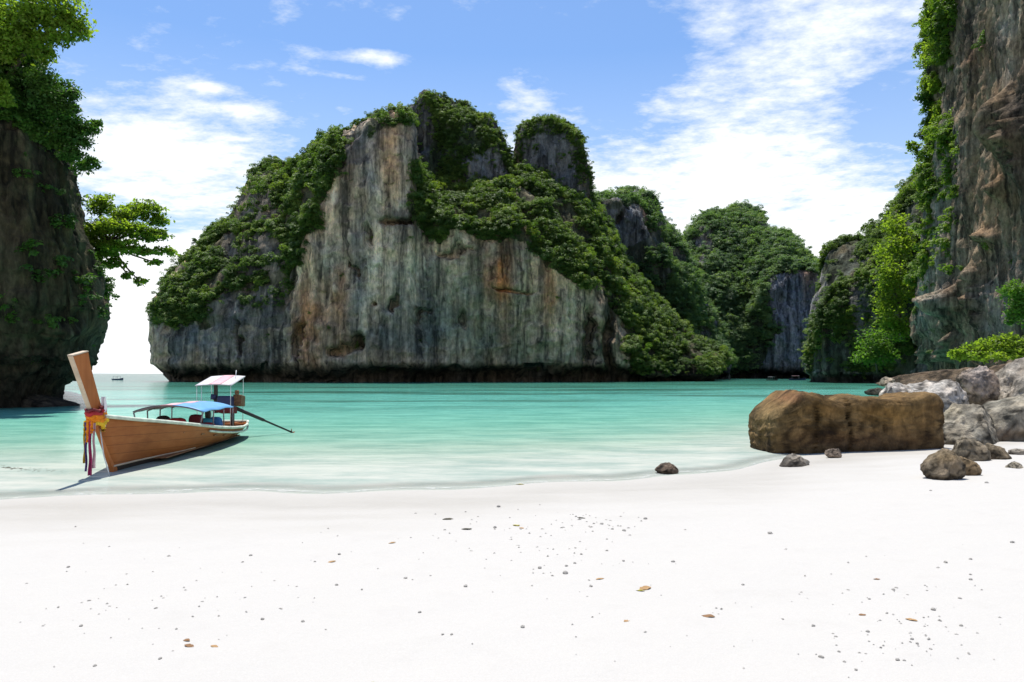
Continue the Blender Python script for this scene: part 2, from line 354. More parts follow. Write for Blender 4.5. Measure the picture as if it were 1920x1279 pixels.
    mx1 = nd(nt, 'ShaderNodeMixShader'); L(mth(nt, 'MAXIMUM', mapr(nt, dp.outputs['Fac'], 0.0, 0.045, 0.0, 1.0, True), mth(nt, 'MULTIPLY', foam, 0.75)), mx1.inputs[0]); L(trn.outputs[0], mx1.inputs[1]); L(dif.outputs[0], mx1.inputs[2])
    gl = nd(nt, 'ShaderNodeBsdfGlossy', i_Roughness=0.06); L(bp.outputs[0], gl.inputs['Normal'])
    fr = nd(nt, 'ShaderNodeFresnel', i_IOR=1.33); L(bp.outputs[0], fr.inputs['Normal'])
    ff = mth(nt, 'MULTIPLY', mth(nt, 'MINIMUM', mth(nt, 'MULTIPLY', fr.outputs[0], 0.85), 0.72), mapr(nt, off.outputs['Fac'], 0, 45, 0.25, 0.95))
    mx2 = nd(nt, 'ShaderNodeMixShader'); L(ff, mx2.inputs[0]); L(mx1.outputs[0], mx2.inputs[1]); L(gl.outputs[0], mx2.inputs[2])
    L(mx2.outputs[0], out.inputs[0])
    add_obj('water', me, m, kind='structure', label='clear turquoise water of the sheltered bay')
build_beach(); build_water()

# ------------------------------------------------------------------ limestone masses
BARE = [[(445, 370), (480, 330), (522, 330), (512, 400), (470, 430), (440, 430)], [(425, 440), (480, 428), (540, 465), (545, 512), (460, 522), (420, 490)], [(380, 565), (470, 535), (548, 540), (540, 610), (400, 625)], [(640, 250), (690, 238), (690, 290), (640, 300)],
    [(772, 205), (808, 196), (806, 310), (778, 310)], [(886, 286), (942, 282), (950, 350), (884, 345)], [(984, 262), (1060, 250), (1082, 330), (1092, 400), (1040, 330), (984, 330)], [(1125, 385), (1195, 388), (1212, 440), (1180, 470), (1150, 440)], [(1300, 420), (1330, 405), (1345, 470), (1310, 520)], [(1420, 405), (1445, 425), (1440, 440), (1405, 430)], [(1590, 540), (1645, 520), (1650, 640), (1600, 650)]]
def jitter(V, px, py):
    k = np.minimum(F / np.maximum(V[:, 1], 1) * 2.6, 26)
    return px + k * fbm(V * 0.16, 4, 501), py + k * 1.6 * fbm(V * 0.16 + 31, 4, 502)
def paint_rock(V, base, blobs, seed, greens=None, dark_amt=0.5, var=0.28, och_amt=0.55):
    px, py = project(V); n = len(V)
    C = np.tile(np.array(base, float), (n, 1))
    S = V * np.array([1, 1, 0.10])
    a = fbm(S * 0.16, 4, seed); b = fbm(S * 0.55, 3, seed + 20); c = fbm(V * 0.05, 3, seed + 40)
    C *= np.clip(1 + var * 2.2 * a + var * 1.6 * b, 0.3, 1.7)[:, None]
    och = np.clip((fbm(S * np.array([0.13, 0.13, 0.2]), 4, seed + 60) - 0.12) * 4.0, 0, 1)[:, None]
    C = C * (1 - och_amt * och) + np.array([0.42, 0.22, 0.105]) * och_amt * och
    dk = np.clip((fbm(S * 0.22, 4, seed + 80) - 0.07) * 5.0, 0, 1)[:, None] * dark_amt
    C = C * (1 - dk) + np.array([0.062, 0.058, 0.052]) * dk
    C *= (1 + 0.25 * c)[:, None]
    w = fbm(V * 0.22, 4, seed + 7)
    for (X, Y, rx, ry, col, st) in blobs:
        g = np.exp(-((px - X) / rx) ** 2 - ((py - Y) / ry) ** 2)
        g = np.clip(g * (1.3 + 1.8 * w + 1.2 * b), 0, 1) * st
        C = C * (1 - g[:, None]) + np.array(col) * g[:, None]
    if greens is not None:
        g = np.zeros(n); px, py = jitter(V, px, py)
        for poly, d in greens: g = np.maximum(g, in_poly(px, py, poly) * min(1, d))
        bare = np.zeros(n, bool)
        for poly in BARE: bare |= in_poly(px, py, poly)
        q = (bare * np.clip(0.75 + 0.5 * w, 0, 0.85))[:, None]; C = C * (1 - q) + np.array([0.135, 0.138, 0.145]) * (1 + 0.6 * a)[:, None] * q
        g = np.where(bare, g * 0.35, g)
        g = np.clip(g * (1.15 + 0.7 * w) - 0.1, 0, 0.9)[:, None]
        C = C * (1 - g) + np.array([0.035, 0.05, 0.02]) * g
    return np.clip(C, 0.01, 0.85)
def grid_normals(G):
    du = np.gradient(G, axis=1); dv = np.gradient(G, axis=0); n = np.cross(du, dv); n /= np.linalg.norm(n, axis=2, keepdims=True) + 1e-9; return n
def rock_disp(V, N, amp, seed, small=1.0):
    """bulges, upright flutes and grooves, blocks"""
    S = V * np.array([1, 1, 0.22])
    d = 3.4 * fbm(V * 0.035, 3, seed) + 2.0 * fbm(V * np.array([0.10, 0.10, 0.07]), 3, seed + 51) + 1.7 * fbm(S * 0.13, 3, seed + 5) + 1.2 * fbm(S * 0.26, 3, seed + 9, ridged=True) + 0.55 * small * fbm(V * 0.5, 3, seed + 15) + 1.1 * small * fbm(V * np.array([0.2, 0.2, 0.26]), 4, seed + 33, ridged=True)
    return V + N * (d * amp)[:, None]
MASS = {}
def massif(name, cols, parent, mat, base, blobs=(), greens=(), seed=1, nu=300, notch=(7.0, 4.4), amp=0.7, nface=130, ntop=70, caves=(), deep=1.0, **props):
    """cols: (px, front depth, face-top row, ridge row, ridge setback, back setback)"""
    A = np.array(cols, float); pxs = np.linspace(A[0, 0], A[-1, 0], nu)
    fd, fy, ry, rs, bs = [np.interp(pxs, A[:, 0], A[:, k]) for k in range(1, 6)]; bs = rs * deep + (bs - rs) * 1.1; rs = rs * deep
    z_face = np.maximum(H - (fy - HZ) / F * (fd + 1.5), 1.0); ry = ry + 8; rd = fd + rs; z_r = np.maximum(H - (ry - HZ) / F * rd, z_face + 0.3)
    nr, nh = notch; nn = 12; rows = []
    for k in np.linspace(0, 1, nn):      # undercut at the tide line
        z = -5 + k * (5 + nh); rec = nr * (1 - max(0, (z / nh)) ** 3) if z > 0 else nr
        rows.append((fd + rec, np.minimum(np.full(nu, z), z_face * 0.6)))
    for k in np.linspace(0, 1, nface)[1:]:
        rows.append((fd + 1.5 * k ** 2, np.minimum(nh, z_face * 0.6) + (z_face - np.minimum(nh, z_face * 0.6)) * k))
    for k in np.linspace(0, 1, ntop)[1:]:
        q = np.sin(k * math.pi / 2) ** 0.8
        rows.append((fd + 1.5 + (rs - 1.5) * k, z_face + (z_r - z_face) * (0.35 * k + 0.65 * q)))
    for k in np.linspace(0, 1, 24)[1:]:
        rows.append((rd + (bs - rs) * k ** 0.8, z_r * (1 - k ** 1.6) - 5 * k))
    D = np.array([r[0] for r in rows]); Z = np.array([r[1] for r in rows])
    X = (pxs[None, :] - 960) / F * D
    G = np.stack([X, D, Z], -1); N = grid_normals(G)
    # pinch notch rows inwards at both ends
    V = G.reshape(-1, 3); Nf = N.reshape(-1, 3)
    u = np.tile(np.linspace(0, 1, nu), len(rows)); 
    V = rock_disp(V, -Nf if Nf[len(Nf) // 4, 1] > 0 else Nf, amp, seed)
    hi = np.clip((V[:, 2] - nh * 2) / 12, 0, 1); V[:, 2] += hi * amp * (2.6 * fbm(V * np.array([0.13, 0.13, 0.0]) + seed, 4, seed + 77) + 1.1 * fbm(V * 0.4, 2, seed + 78, ridged=True))
    low = np.clip((nh - V[:, 2]) / nh, 0, 1) ** 0.6 * (V[:, 2] < nh)
    ends = np.clip(1 - u / 0.05, 0, 1) - np.clip(1 - (1 - u) / 0.05, 0, 1)
    V[:, 0] += low * ends * nr * 0.8
    px, py = jitter(V, *project(V)); px, py = px + 0.5 * (px - project(V)[0]), py
    for (cx, cy, rx, ry_, dep) in caves:
        g = np.exp(-(((px - cx) / rx) ** 2 + ((py - cy) / ry_) ** 2) ** 2); V[:, 1] += g * dep * 1.4
    me = mesh_np(name, V, grid_quads(len(rows), nu))
    C = paint_rock(V, base, blobs, seed + 100, greens)
    tide = np.clip((nh * 1.0 - V[:, 2]) / 1.2, 0, 1)[:, None]
    C = C * (1 - 0.8 * tide) + np.array([0.022, 0.02, 0.018]) * 0.8 * tide
    set_col(me, 'rockcol', C)
    o = add_obj(name, me, mat, parent, **props); MASS[name] = (V, grid_quads(len(rows), nu), greens)
    return o

G1a = [(285, 590), (310, 538), (350, 488), (390, 447), (438, 402), (450, 368), (480, 324), (510, 300), (560, 304), (590, 279), (625, 249), (665, 244), (705, 222), (690, 250), (655, 268), (635, 308), (612, 362), (598, 395), (598, 425), (570, 452), (562, 495), (548, 530), (540, 565), (500, 580), (440, 570), (420, 605), (380, 615), (340, 605), (300, 610)]
G1b = [(770, 318), (800, 326), (870, 340), (950, 335), (985, 320), (1030, 316), (1080, 340), (1112, 372), (1160, 470), (1250, 580), (1340, 645), (1374, 690), (1362, 712), (1180, 705), (1172, 640), (1150, 575), (1120, 545), (1060, 530), (1020, 490), (960, 450), (900, 436), (820, 450), (790, 432), (772, 400)]
isl = empty('island', (0, 180, 0), kind='structure', label='grey limestone island with streaked pale cliff and jungle on its shoulders')
def island_part(*a, **k):
    o = massif(*a, **k); o.matrix_parent_inverse = Matrix.Translation((0, -180, 0)); return o
OR = (0.62, 0.22, 0.06); PALE = (0.84, 0.71, 0.54); DK = (0.05, 0.05, 0.05); BL = (0.20, 0.22, 0.25); GN = (0.27, 0.30, 0.21)
island_part('cliff', [
    (287, 190, 640, 610, 2, 4), (291, 184, 612, 572, 4, 9), (310, 180, 612, 542, 10, 22), (350, 176, 606, 492, 18, 40), (390, 174, 600, 452, 24, 55), (440, 172, 585, 408, 28, 65),
    (452, 171, 580, 374, 30, 66), (480, 171, 575, 334, 32, 70), (510, 170, 565, 312, 32, 70), (540, 170, 545, 318, 30, 70), (560, 169, 500, 312, 28, 70), (590, 168, 425, 290, 22, 70), (625, 167, 345, 262, 14, 68), (655, 166, 285, 254, 9, 66),
    (690, 166, 246, 234, 6, 65), (735, 166, 234, 224, 6, 65), (768, 167, 250, 228, 8, 65), (780, 168, 380, 300, 22, 66), (800, 169, 428, 334, 28, 66), (870, 170, 440, 342, 28, 66), (950, 171, 440, 340, 28, 66), (982, 172, 455, 326, 28, 66), (1010, 172, 480, 340, 28, 66),
    (1060, 173, 525, 350, 30, 66), (1100, 174, 560, 376, 32, 66), (1125, 175, 585, 410, 32, 64), (1160, 177, 650, 485, 32, 60), (1200, 180, 690, 530, 30, 56), (1250, 184, 695, 592, 26, 48), (1300, 188, 698, 630, 20, 36), (1345, 192, 700, 656, 10, 20), (1372, 198, 702, 690, 3, 6)],
    isl, M_ROCK, (0.72, 0.565, 0.41), blobs=[
    (735, 245, 60, 24, (0.17, 0.18, 0.20), 0.75), (735, 310, 22, 80, (0.62, 0.36, 0.20), 0.9), (690, 330, 14, 120, BL, 0.6), (760, 330, 16, 110, (0.48, 0.43, 0.38), 0.6), (640, 480, 40, 90, (0.42, 0.40, 0.36), 0.5), (720, 500, 70, 110, PALE, 0.7), (670, 470, 14, 90, (0.14, 0.15, 0.17), 0.7), (800, 560, 12, 80, (0.10, 0.11, 0.09), 0.7), (900, 560, 12, 110, (0.08, 0.10, 0.06), 0.75), (820, 620, 40, 30, (0.12, 0.15, 0.12), 0.6), (720, 640, 60, 24, (0.12, 0.11, 0.09), 0.6), (960, 650, 40, 30, (0.16, 0.20, 0.14), 0.5),
    (945, 560, 17, 100, OR, 0.95), (915, 520, 10, 60, OR, 0.35), (1000, 560, 40, 70, (0.66, 0.53, 0.34), 0.75), (950, 600, 60, 40, (0.58, 0.50, 0.34), 0.6), (1030, 540, 12, 60, OR, 0.5), (640, 560, 14, 80, OR, 0.4), (578, 610, 26, 65, OR, 0.7), (625, 590, 24, 55, (0.56, 0.30, 0.15), 0.7),
    (860, 560, 40, 90, GN, 0.55), (1010, 660, 80, 30, (0.30, 0.36, 0.27), 0.6), (880, 640, 70, 50, GN, 0.5), (760, 600, 90, 60, (0.22, 0.24, 0.24), 0.5), (770, 430, 30, 30, DK, 0.6), (745, 410, 40, 14, DK, 0.6),  # black blobs at the ledge paint in the shade of its overhang
    (430, 640, 110, 45, (0.17, 0.175, 0.18), 0.75), (340, 640, 50, 50, (0.15, 0.165, 0.18), 0.8), (1110, 620, 20, 80, (0.11, 0.10, 0.07), 0.7), (1140, 620, 16, 70, (0.07, 0.075, 0.04), 0.8), (930, 470, 60, 20, DK, 0.4), (480, 480, 30, 50, (0.10, 0.11, 0.12), 0.7)],
    greens=[(G1a, 0.85), (G1b, 1.0), ([(655, 262), (700, 222), (780, 208), (782, 236), (730, 238), (690, 256)], 0.8)], deep=1.3, seed=3, nu=560, nface=170, ntop=80, amp=0.72,
    caves=[(752, 412, 30, 9, 4), (800, 425, 16, 18, 3), (690, 430, 6, 20, 2), (850, 470, 30, 8, 2), (965, 540, 40, 5, 1.5), (870, 600, 10, 22, 2), (1105, 640, 9, 60, 3), (1142, 640, 10, 70, 4), (560, 640, 7, 40, 2), (450, 640, 6, 40, 2), (1035, 690, 30, 8, 2), (662, 645, 13, 14, 5), (640, 655, 12, 10, 3), (735, 572, 6, 9, 3), (705, 570, 5, 5, 2), (668, 507, 5, 6, 2), (790, 595, 14, 10, 2)])
G2 = [(725, 212), (770, 212), (782, 200), (800, 180), (830, 186), (870, 200), (908, 225), (935, 258), (955, 300), (960, 345), (938, 300), (900, 288), (868, 300), (880, 345), (800, 340), (782, 300), (775, 250), (760, 235)]
island_part('summit_tower', [(700, 200, 260, 232, 6, 30), (735, 197, 228, 220, 8, 36), (770, 195, 224, 213, 10, 40), (784, 193, 206, 200, 12, 42), (798, 192, 192, 186, 12, 44), (830, 192, 225, 190, 14, 44), (870, 192, 250, 206, 14, 44), (905, 193, 265, 231, 13, 42), (930, 194, 285, 262, 10, 38), (950, 196, 320, 302, 6, 30), (962, 200, 360, 352, 4, 20), (975, 206, 420, 410, 3, 10)],
    isl, M_ROCK, (0.14, 0.145, 0.155), blobs=[(795, 260, 16, 60, (0.15, 0.17, 0.21), 0.7), (915, 310, 20, 30, (0.30, 0.31, 0.33), 0.7)], greens=[(G2, 0.9)], seed=21, nu=200, nface=110, ntop=40, amp=1.0)
G3 = [(984, 250), (993, 234), (1010, 222), (1040, 218), (1070, 232), (1088, 262), (1098, 310), (1112, 372), (1090, 360), (1078, 300), (1066, 262), (1030, 245), (1000, 255), (988, 330), (975, 330)]
island_part('pinnacle', [(972, 206, 340, 325, 3, 8), (980, 203, 300, 285, 5, 14), (990, 201, 262, 244, 7, 18), (1010, 200, 244, 229, 9, 20), (1040, 200, 240, 224, 9, 20), (1066, 200, 252, 236, 8, 20), (1086, 201, 285, 266, 7, 18), (1096, 203, 330, 310, 5, 14), (1106, 206, 385, 362, 4, 10), (1118, 210, 430, 410, 3, 8)],
    isl, M_ROCK, (0.125, 0.13, 0.14), blobs=[(1090, 370, 10, 40, (0.26, 0.27, 0.28), 0.6)], greens=[(G3, 0.5)], seed=35, nu=160, nface=110, ntop=36, amp=0.8)
G4 = [(1105, 372), (1125, 370), (1160, 368), (1190, 355), (1222, 370), (1254, 425), (1284, 458), (1304, 525), (1340, 600), (1380, 690), (1290, 660), (1220, 560), (1165, 500), (1180, 470), (1215, 440), (1210, 395), (1190, 385), (1125, 388)]
island_part('rear_hill', [(1080, 232, 420, 400, 6, 30), (1108, 228, 400, 383, 8, 40), (1130, 226, 386, 377, 8, 46), (1160, 225, 386, 375, 8, 50), (1190, 225, 410, 363, 14, 54), (1216, 225, 450, 371, 16, 54), (1236, 226, 480, 402, 16, 52), (1252, 227, 520, 432, 16, 48), (1282, 229, 560, 462, 16, 44), (1302, 232, 610, 532, 14, 38), (1340, 236, 670, 605, 10, 26), (1372, 240, 700, 680, 4, 10), (1380, 243, 706, 700, 3, 6)],
    isl, M_ROCK, (0.20, 0.205, 0.225), blobs=[(1150, 420, 25, 40, (0.27, 0.265, 0.28), 0.7), (1163, 410, 6, 14, (0.05, 0.045, 0.05), 0.9), (1180, 460, 20, 40, (0.13, 0.15, 0.19), 0.7)], greens=[(G4, 0.75)], deep=1.9, seed=47, nu=240, nface=110, ntop=60, amp=0.65, caves=[(1163, 408, 5, 14, 4)])
G5 = [(1265, 465), (1292, 442), (1300, 424), (1320, 398), (1360, 394), (1388, 384), (1424, 396), (1440, 425), (1478, 436), (1494, 465), (1524, 485), (1550, 512), (1520, 515), (1470, 505), (1440, 520), (1440, 580), (1460, 620), (1420, 690), (1400, 712), (1340, 712), (1280, 560)]
massif('far_hill', [(1262, 300, 600, 500, 8, 40), (1275, 292, 590, 462, 14, 60), (1290, 288, 600, 450, 18, 70), (1300, 286, 600, 432, 20, 74), (1320, 284, 610, 405, 22, 80), (1360, 282, 640, 400, 26, 84), (1385, 281, 650, 390, 28, 86), (1420, 280, 620, 402, 26, 86), (1437, 280, 560, 430, 22, 84), (1475, 280, 530, 442, 20, 80), (1490, 280, 520, 470, 16, 76), (1520, 281, 522, 491, 12, 66), (1545, 283, 530, 512, 9, 56), (1575, 287, 580, 560, 8, 40), (1610, 295, 650, 640, 6, 20)],
    None, M_ROCK, (0.17, 0.18, 0.21), blobs=[(1500, 590, 50, 80, (0.14, 0.16, 0.21), 0.8), (1535, 580, 10, 50, (0.25, 0.19, 0.18), 0.6), (1460, 670, 10, 40, (0.24, 0.25, 0.28), 0.5)], greens=[(G5, 0.95)], deep=2.3, seed=59, nu=320, nface=120, ntop=70, amp=0.85,
    kind='structure', label='distant jungle hill with a dark bare rock face')
G6 = [(1516, 690), (1530, 600), (1544, 515), (1562, 455), (1600, 443), (1628, 448), (1640, 412), (1680, 388), (1704, 350), (1730, 320), (1790, 330), (1790, 620), (1710, 690), (1680, 705), (1520, 705)]
massif('green_hill', [(1516, 176, 690, 672, 3, 10), (1524, 170, 660, 620, 6, 22), (1534, 166, 640, 570, 9, 34), (1546, 163, 610, 516, 12, 44), (1566, 160, 590, 462, 15, 54), (1600, 157, 580, 452, 16, 58), (1624, 155, 570, 456, 16, 60), (1642, 153, 540, 422, 16, 62), (1680, 150, 520, 397, 15, 64), (1700, 148, 480, 362, 14, 66), (1716, 147, 440, 332, 14, 66), (1760, 145, 420, 320, 14, 66), (1820, 143, 420, 320, 14, 66)],
    None, M_ROCK, (0.27, 0.27, 0.27), blobs=[(1615, 590, 30, 60, (0.30, 0.30, 0.31), 0.6), (1570, 690, 60, 16, (0.30, 0.29, 0.25), 0.6)], greens=[(G6, 0.75)], deep=1.5, seed=71, nu=260, nface=130, ntop=60, amp=0.6, notch=(3, 2.2),
    kind='structure', label='steep green hill beyond the boulders at the bay mouth')

def wall_mass(name, plan, zs, edge, corner_d, seed, amp, base, blobs, greens, caves, recess, nu, mat, edge_px0, wfun, small=1.6, jag=1.0, **props):
    """a standing cliff: plan = list of (px, depth) along its foot, zs = levels, edge = (row -> px) outline of its corner"""
    A = np.array(plan, float); t = np.linspace(0, len(A) - 1, nu)
    px = np.interp(t, np.arange(len(A)), A[:, 0]); d = np.interp(t, np.arange(len(A)), A[:, 1])
    k = np.ones(15) / 15
    pad = lambda q: np.convolve(np.concatenate([np.full(7, q[0]), q, np.full(7, q[-1])]), k, 'valid')
    px, d = pad(px), pad(d)
    x0 = (px - 960) / F * d; w = wfun(t)
    rows = []
    for z in zs:
        row = HZ - (z - H) / corner_d * F
        dx = (np.interp(row, [e[0] for e in edge], [e[1] for e in edge]) - edge_px0) / F * corner_d
        rc = np.interp(z, [r[0] for r in recess], [r[1] for r in recess])
        rows.append(np.stack([x0 + dx * w, d + rc * (1 - 0.0 * w), np.full(nu, z)], -1))
    G = np.array(rows); N = grid_normals(G); V = G.reshape(-1, 3); Nf = N.reshape(-1, 3)
    mid = N[len(zs) // 2, int(nu * 0.45)]
    if mid[1] > 0: Nf = -Nf
    S1, S2 = V * np.array([1, 1, 0.13]), V * np.array([1, 1, 0.35])
    dd = 2.0 * fbm(V * 0.045, 3, seed) + 2.4 * fbm(S1 * 0.18, 3, seed + 5, ridged=True) + 1.9 * fbm(S1 * 0.5, 4, seed + 9, ridged=True, gain=0.65) + 0.9 * fbm(S2 * 0.7, 4, seed + 15, gain=0.6) + 0.5 * small * fbm(V * 1.3, 3, seed + 33, gain=0.6)
    Vd = V + Nf * (dd * amp)[:, None]
    V = Vd
    pxp, pyp = jitter(V, *project(V))
    for (cx, cy, rx, ry_, dep) in caves:
        g = np.exp(-((pxp - cx) / rx) ** 2 - ((pyp - cy) / ry_) ** 2); V = V - Nf * (g * dep)[:, None]
    Q = grid_quads(len(zs), nu); me = mesh_np(name, V, Q)
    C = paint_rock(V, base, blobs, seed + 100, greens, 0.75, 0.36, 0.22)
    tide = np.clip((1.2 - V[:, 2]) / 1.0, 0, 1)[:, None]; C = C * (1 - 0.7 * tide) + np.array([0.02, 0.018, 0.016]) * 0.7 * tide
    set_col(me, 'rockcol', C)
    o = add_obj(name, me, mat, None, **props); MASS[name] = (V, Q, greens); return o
GL = [(-400, -80), (60, -80), (110, 60), (105, 150), (140, 180), (160, 260), (165, 330), (150, 340), (90, 290), (30, 230), (-100, 200), (-400, 200)]
GLs = [(-300, 200), (100, 250), (200, 340), (215, 560), (100, 640), (-300, 640)]
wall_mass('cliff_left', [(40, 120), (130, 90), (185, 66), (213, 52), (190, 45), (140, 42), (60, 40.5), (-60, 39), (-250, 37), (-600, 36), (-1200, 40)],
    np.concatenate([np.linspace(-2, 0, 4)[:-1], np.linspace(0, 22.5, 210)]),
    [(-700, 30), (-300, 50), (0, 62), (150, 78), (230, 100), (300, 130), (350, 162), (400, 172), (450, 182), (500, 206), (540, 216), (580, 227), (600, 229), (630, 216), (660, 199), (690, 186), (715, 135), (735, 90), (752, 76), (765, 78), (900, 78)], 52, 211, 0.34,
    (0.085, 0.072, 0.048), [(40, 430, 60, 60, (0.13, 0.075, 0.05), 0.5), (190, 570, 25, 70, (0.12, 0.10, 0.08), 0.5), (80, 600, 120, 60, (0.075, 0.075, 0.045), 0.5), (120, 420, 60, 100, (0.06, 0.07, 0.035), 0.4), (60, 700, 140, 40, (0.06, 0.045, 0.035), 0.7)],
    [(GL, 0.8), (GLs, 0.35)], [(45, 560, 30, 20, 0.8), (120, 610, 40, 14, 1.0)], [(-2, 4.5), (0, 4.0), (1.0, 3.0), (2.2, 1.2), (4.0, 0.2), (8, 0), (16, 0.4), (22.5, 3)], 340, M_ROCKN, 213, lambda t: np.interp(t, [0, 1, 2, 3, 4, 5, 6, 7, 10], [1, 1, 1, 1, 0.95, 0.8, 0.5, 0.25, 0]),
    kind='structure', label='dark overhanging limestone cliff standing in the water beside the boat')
GR = [(1720, -60), (1800, -60), (1790, 60), (1765, 120), (1755, 200), (1745, 260), (1750, 330), (1735, 420), (1725, 470), (1690, 560), (1650, 560), (1680, 380), (1700, 280), (1720, 150)]
GRs = [(1735, 200), (1790, 240), (1800, 420), (1760, 520), (1715, 520), (1720, 300)]
wall_mass('cliff_right', [(1790, 190), (1755, 150), (1722, 124), (1704, 112), (1730, 100), (1780, 88), (1840, 79), (1920, 70), (2060, 60), (2300, 48), (2800, 40), (3600, 40)],
    np.concatenate([np.linspace(-3, 0, 4)[:-1], np.linspace(0, 76, 250)]),
    [(-400, 1760), (0, 1752), (60, 1742), (130, 1738), (200, 1742), (260, 1738), (330, 1722), (400, 1718), (470, 1710), (530, 1704), (600, 1700), (630, 1706), (655, 1724), (680, 1738), (700, 1744), (730, 1748), (900, 1748)], 112, 1704, 0.55,
    (0.215, 0.175, 0.125), [(1745, 450, 30, 110, (0.37, 0.36, 0.34), 0.75), (1730, 600, 26, 60, (0.40, 0.37, 0.31), 0.6), (1850, 300, 60, 140, (0.20, 0.145, 0.095), 0.7), (1840, 100, 26, 50, (0.19, 0.10, 0.06), 0.6), (1890, 80, 26, 60, (0.34, 0.31, 0.27), 0.6), (1785, 570, 18, 50, (0.09, 0.06, 0.045), 0.8), (1810, 600, 14, 60, (0.36, 0.30, 0.22), 0.6), (1830, 560, 10, 70, (0.10, 0.07, 0.05), 0.7), (1860, 600, 30, 60, (0.27, 0.25, 0.25), 0.6), (1905, 250, 22, 90, (0.07, 0.05, 0.04), 0.8), (1900, 500, 40, 40, (0.17, 0.13, 0.12), 0.6), (1770, 300, 30, 80, (0.27, 0.26, 0.25), 0.5)],  # dark blobs over the cavities and overhang put their shade into the colour
    [(GR, 0.75), (GRs, 0.3)], [(1772, 572, 9, 26, 4), (1798, 565, 9, 22, 3.5), (1832, 540, 8, 50, 2.5), (1912, 240, 20, 70, 4.5), (1795, 655, 20, 12, 3), (1740, 660, 12, 10, 2), (1880, 350, 8, 16, 2), (1850, 440, 14, 12, 2)],
    [(-3, 2.4), (0, 2.4), (2, 1.8), (5, 1.0), (9, 0.3), (14, 0), (40, 0.5), (76, 3)], 420, M_ROCKN, 1704, lambda t: np.interp(t, [0, 1, 2, 3, 4, 5, 6, 7, 11], [1, 1, 1, 1, 0.8, 0.5, 0.25, 0.1, 0]),
    kind='structure', label='towering brown and grey limestone cliff above the boulders')

# ------------------------------------------------------------------ vegetation masses
def leaf_ball(name, n, seed, mat, leaf=0.17, core=0.72, squash=0.85, lobes=7):
    r = np.random.default_rng(seed)
    cen = r.normal(size=(lobes, 3)) * np.array([0.48, 0.48, 0.32]); rad = r.uniform(0.28, 0.6, lobes)
    k = r.integers(0, lobes, n); u = r.normal(size=(n, 3)); u /= np.linalg.norm(u, axis=1)[:, None]; u[:, 2] = np.where(u[:, 2] < -0.3, -u[:, 2], u[:, 2])
    P = cen[k] + u * (rad[k] * r.uniform(0.75, 1.08, n))[:, None]; P[:, 2] *= squash
    nn = u + r.normal(size=(n, 3)) * 0.40 + np.array([0, 0, 0.85]); nn /= np.linalg.norm(nn, axis=1)[:, None]
    t = np.cross(nn, r.normal(size=(n, 3))); t /= np.linalg.norm(t, axis=1)[:, None]; b = np.cross(nn, t); s = (leaf * r.uniform(0.6, 1.35, n))[:, None]
    V = np.stack([P - t * s, P - b * s * 0.6, P + t * s, P + b * s * 0.6], 1).reshape(-1, 3)
    Q = np.arange(4 * n).reshape(-1, 4)
    me = mesh_np(name, V, Q, False); me.materials.append(mat); return me
def crown_collection(name, mat, n=260, leaf=0.16, variants=5, seed=0):
    c = bpy.data.collections.new(name)
    for i in range(variants):
        o = bpy.data.objects.new(name + '_crown', leaf_ball(name + '_crown', n, seed + i, mat, leaf)); c.objects.link(o)
    return c
def scatter_gn(name, P, rot, scl, coll, **props):
    me = bpy.data.meshes.new(name); me.vertices.add(len(P)); me.vertices.foreach_set('co', np.asarray(P, np.float32).ravel())
    for nm, v in (('rot', rot), ('scl', scl)):
        a = me.attributes.new(nm, 'FLOAT_VECTOR', 'POINT'); a.data.foreach_set('vector', np.asarray(v, np.float32).ravel())
    o = add_obj(name, me, None, None, **props)
    ng = bpy.data.node_groups.new(name, 'GeometryNodeTree')
    ng.interface.new_socket('Geometry', in_out='INPUT', socket_type='NodeSocketGeometry'); ng.interface.new_socket('Geometry', in_out='OUTPUT', socket_type='NodeSocketGeometry')
    gi = ng.nodes.new('NodeGroupInput'); go = ng.nodes.new('NodeGroupOutput'); ip = ng.nodes.new('GeometryNodeInstanceOnPoints'); ci = ng.nodes.new('GeometryNodeCollectionInfo')
    ci.inputs['Collection'].default_value = coll; ci.inputs['Separate Children'].default_value = True; ci.inputs['Reset Children'].default_value = True
    ip.inputs['Pick Instance'].default_value = True
    for nm, sock in (('rot', 'Rotation'), ('scl', 'Scale')):
        na = ng.nodes.new('GeometryNodeInputNamedAttribute'); na.data_type = 'FLOAT_VECTOR'; na.inputs[0].default_value = nm; ng.links.new(na.outputs[0], ip.inputs[sock])
    ng.links.new(gi.outputs[0], ip.inputs['Points']); ng.links.new(ci.outputs[0], ip.inputs['Instance']); ng.links.new(ip.outputs[0], go.inputs[0])
    md = o.modifiers.new('scatter', 'NODES'); md.node_group = ng; return o
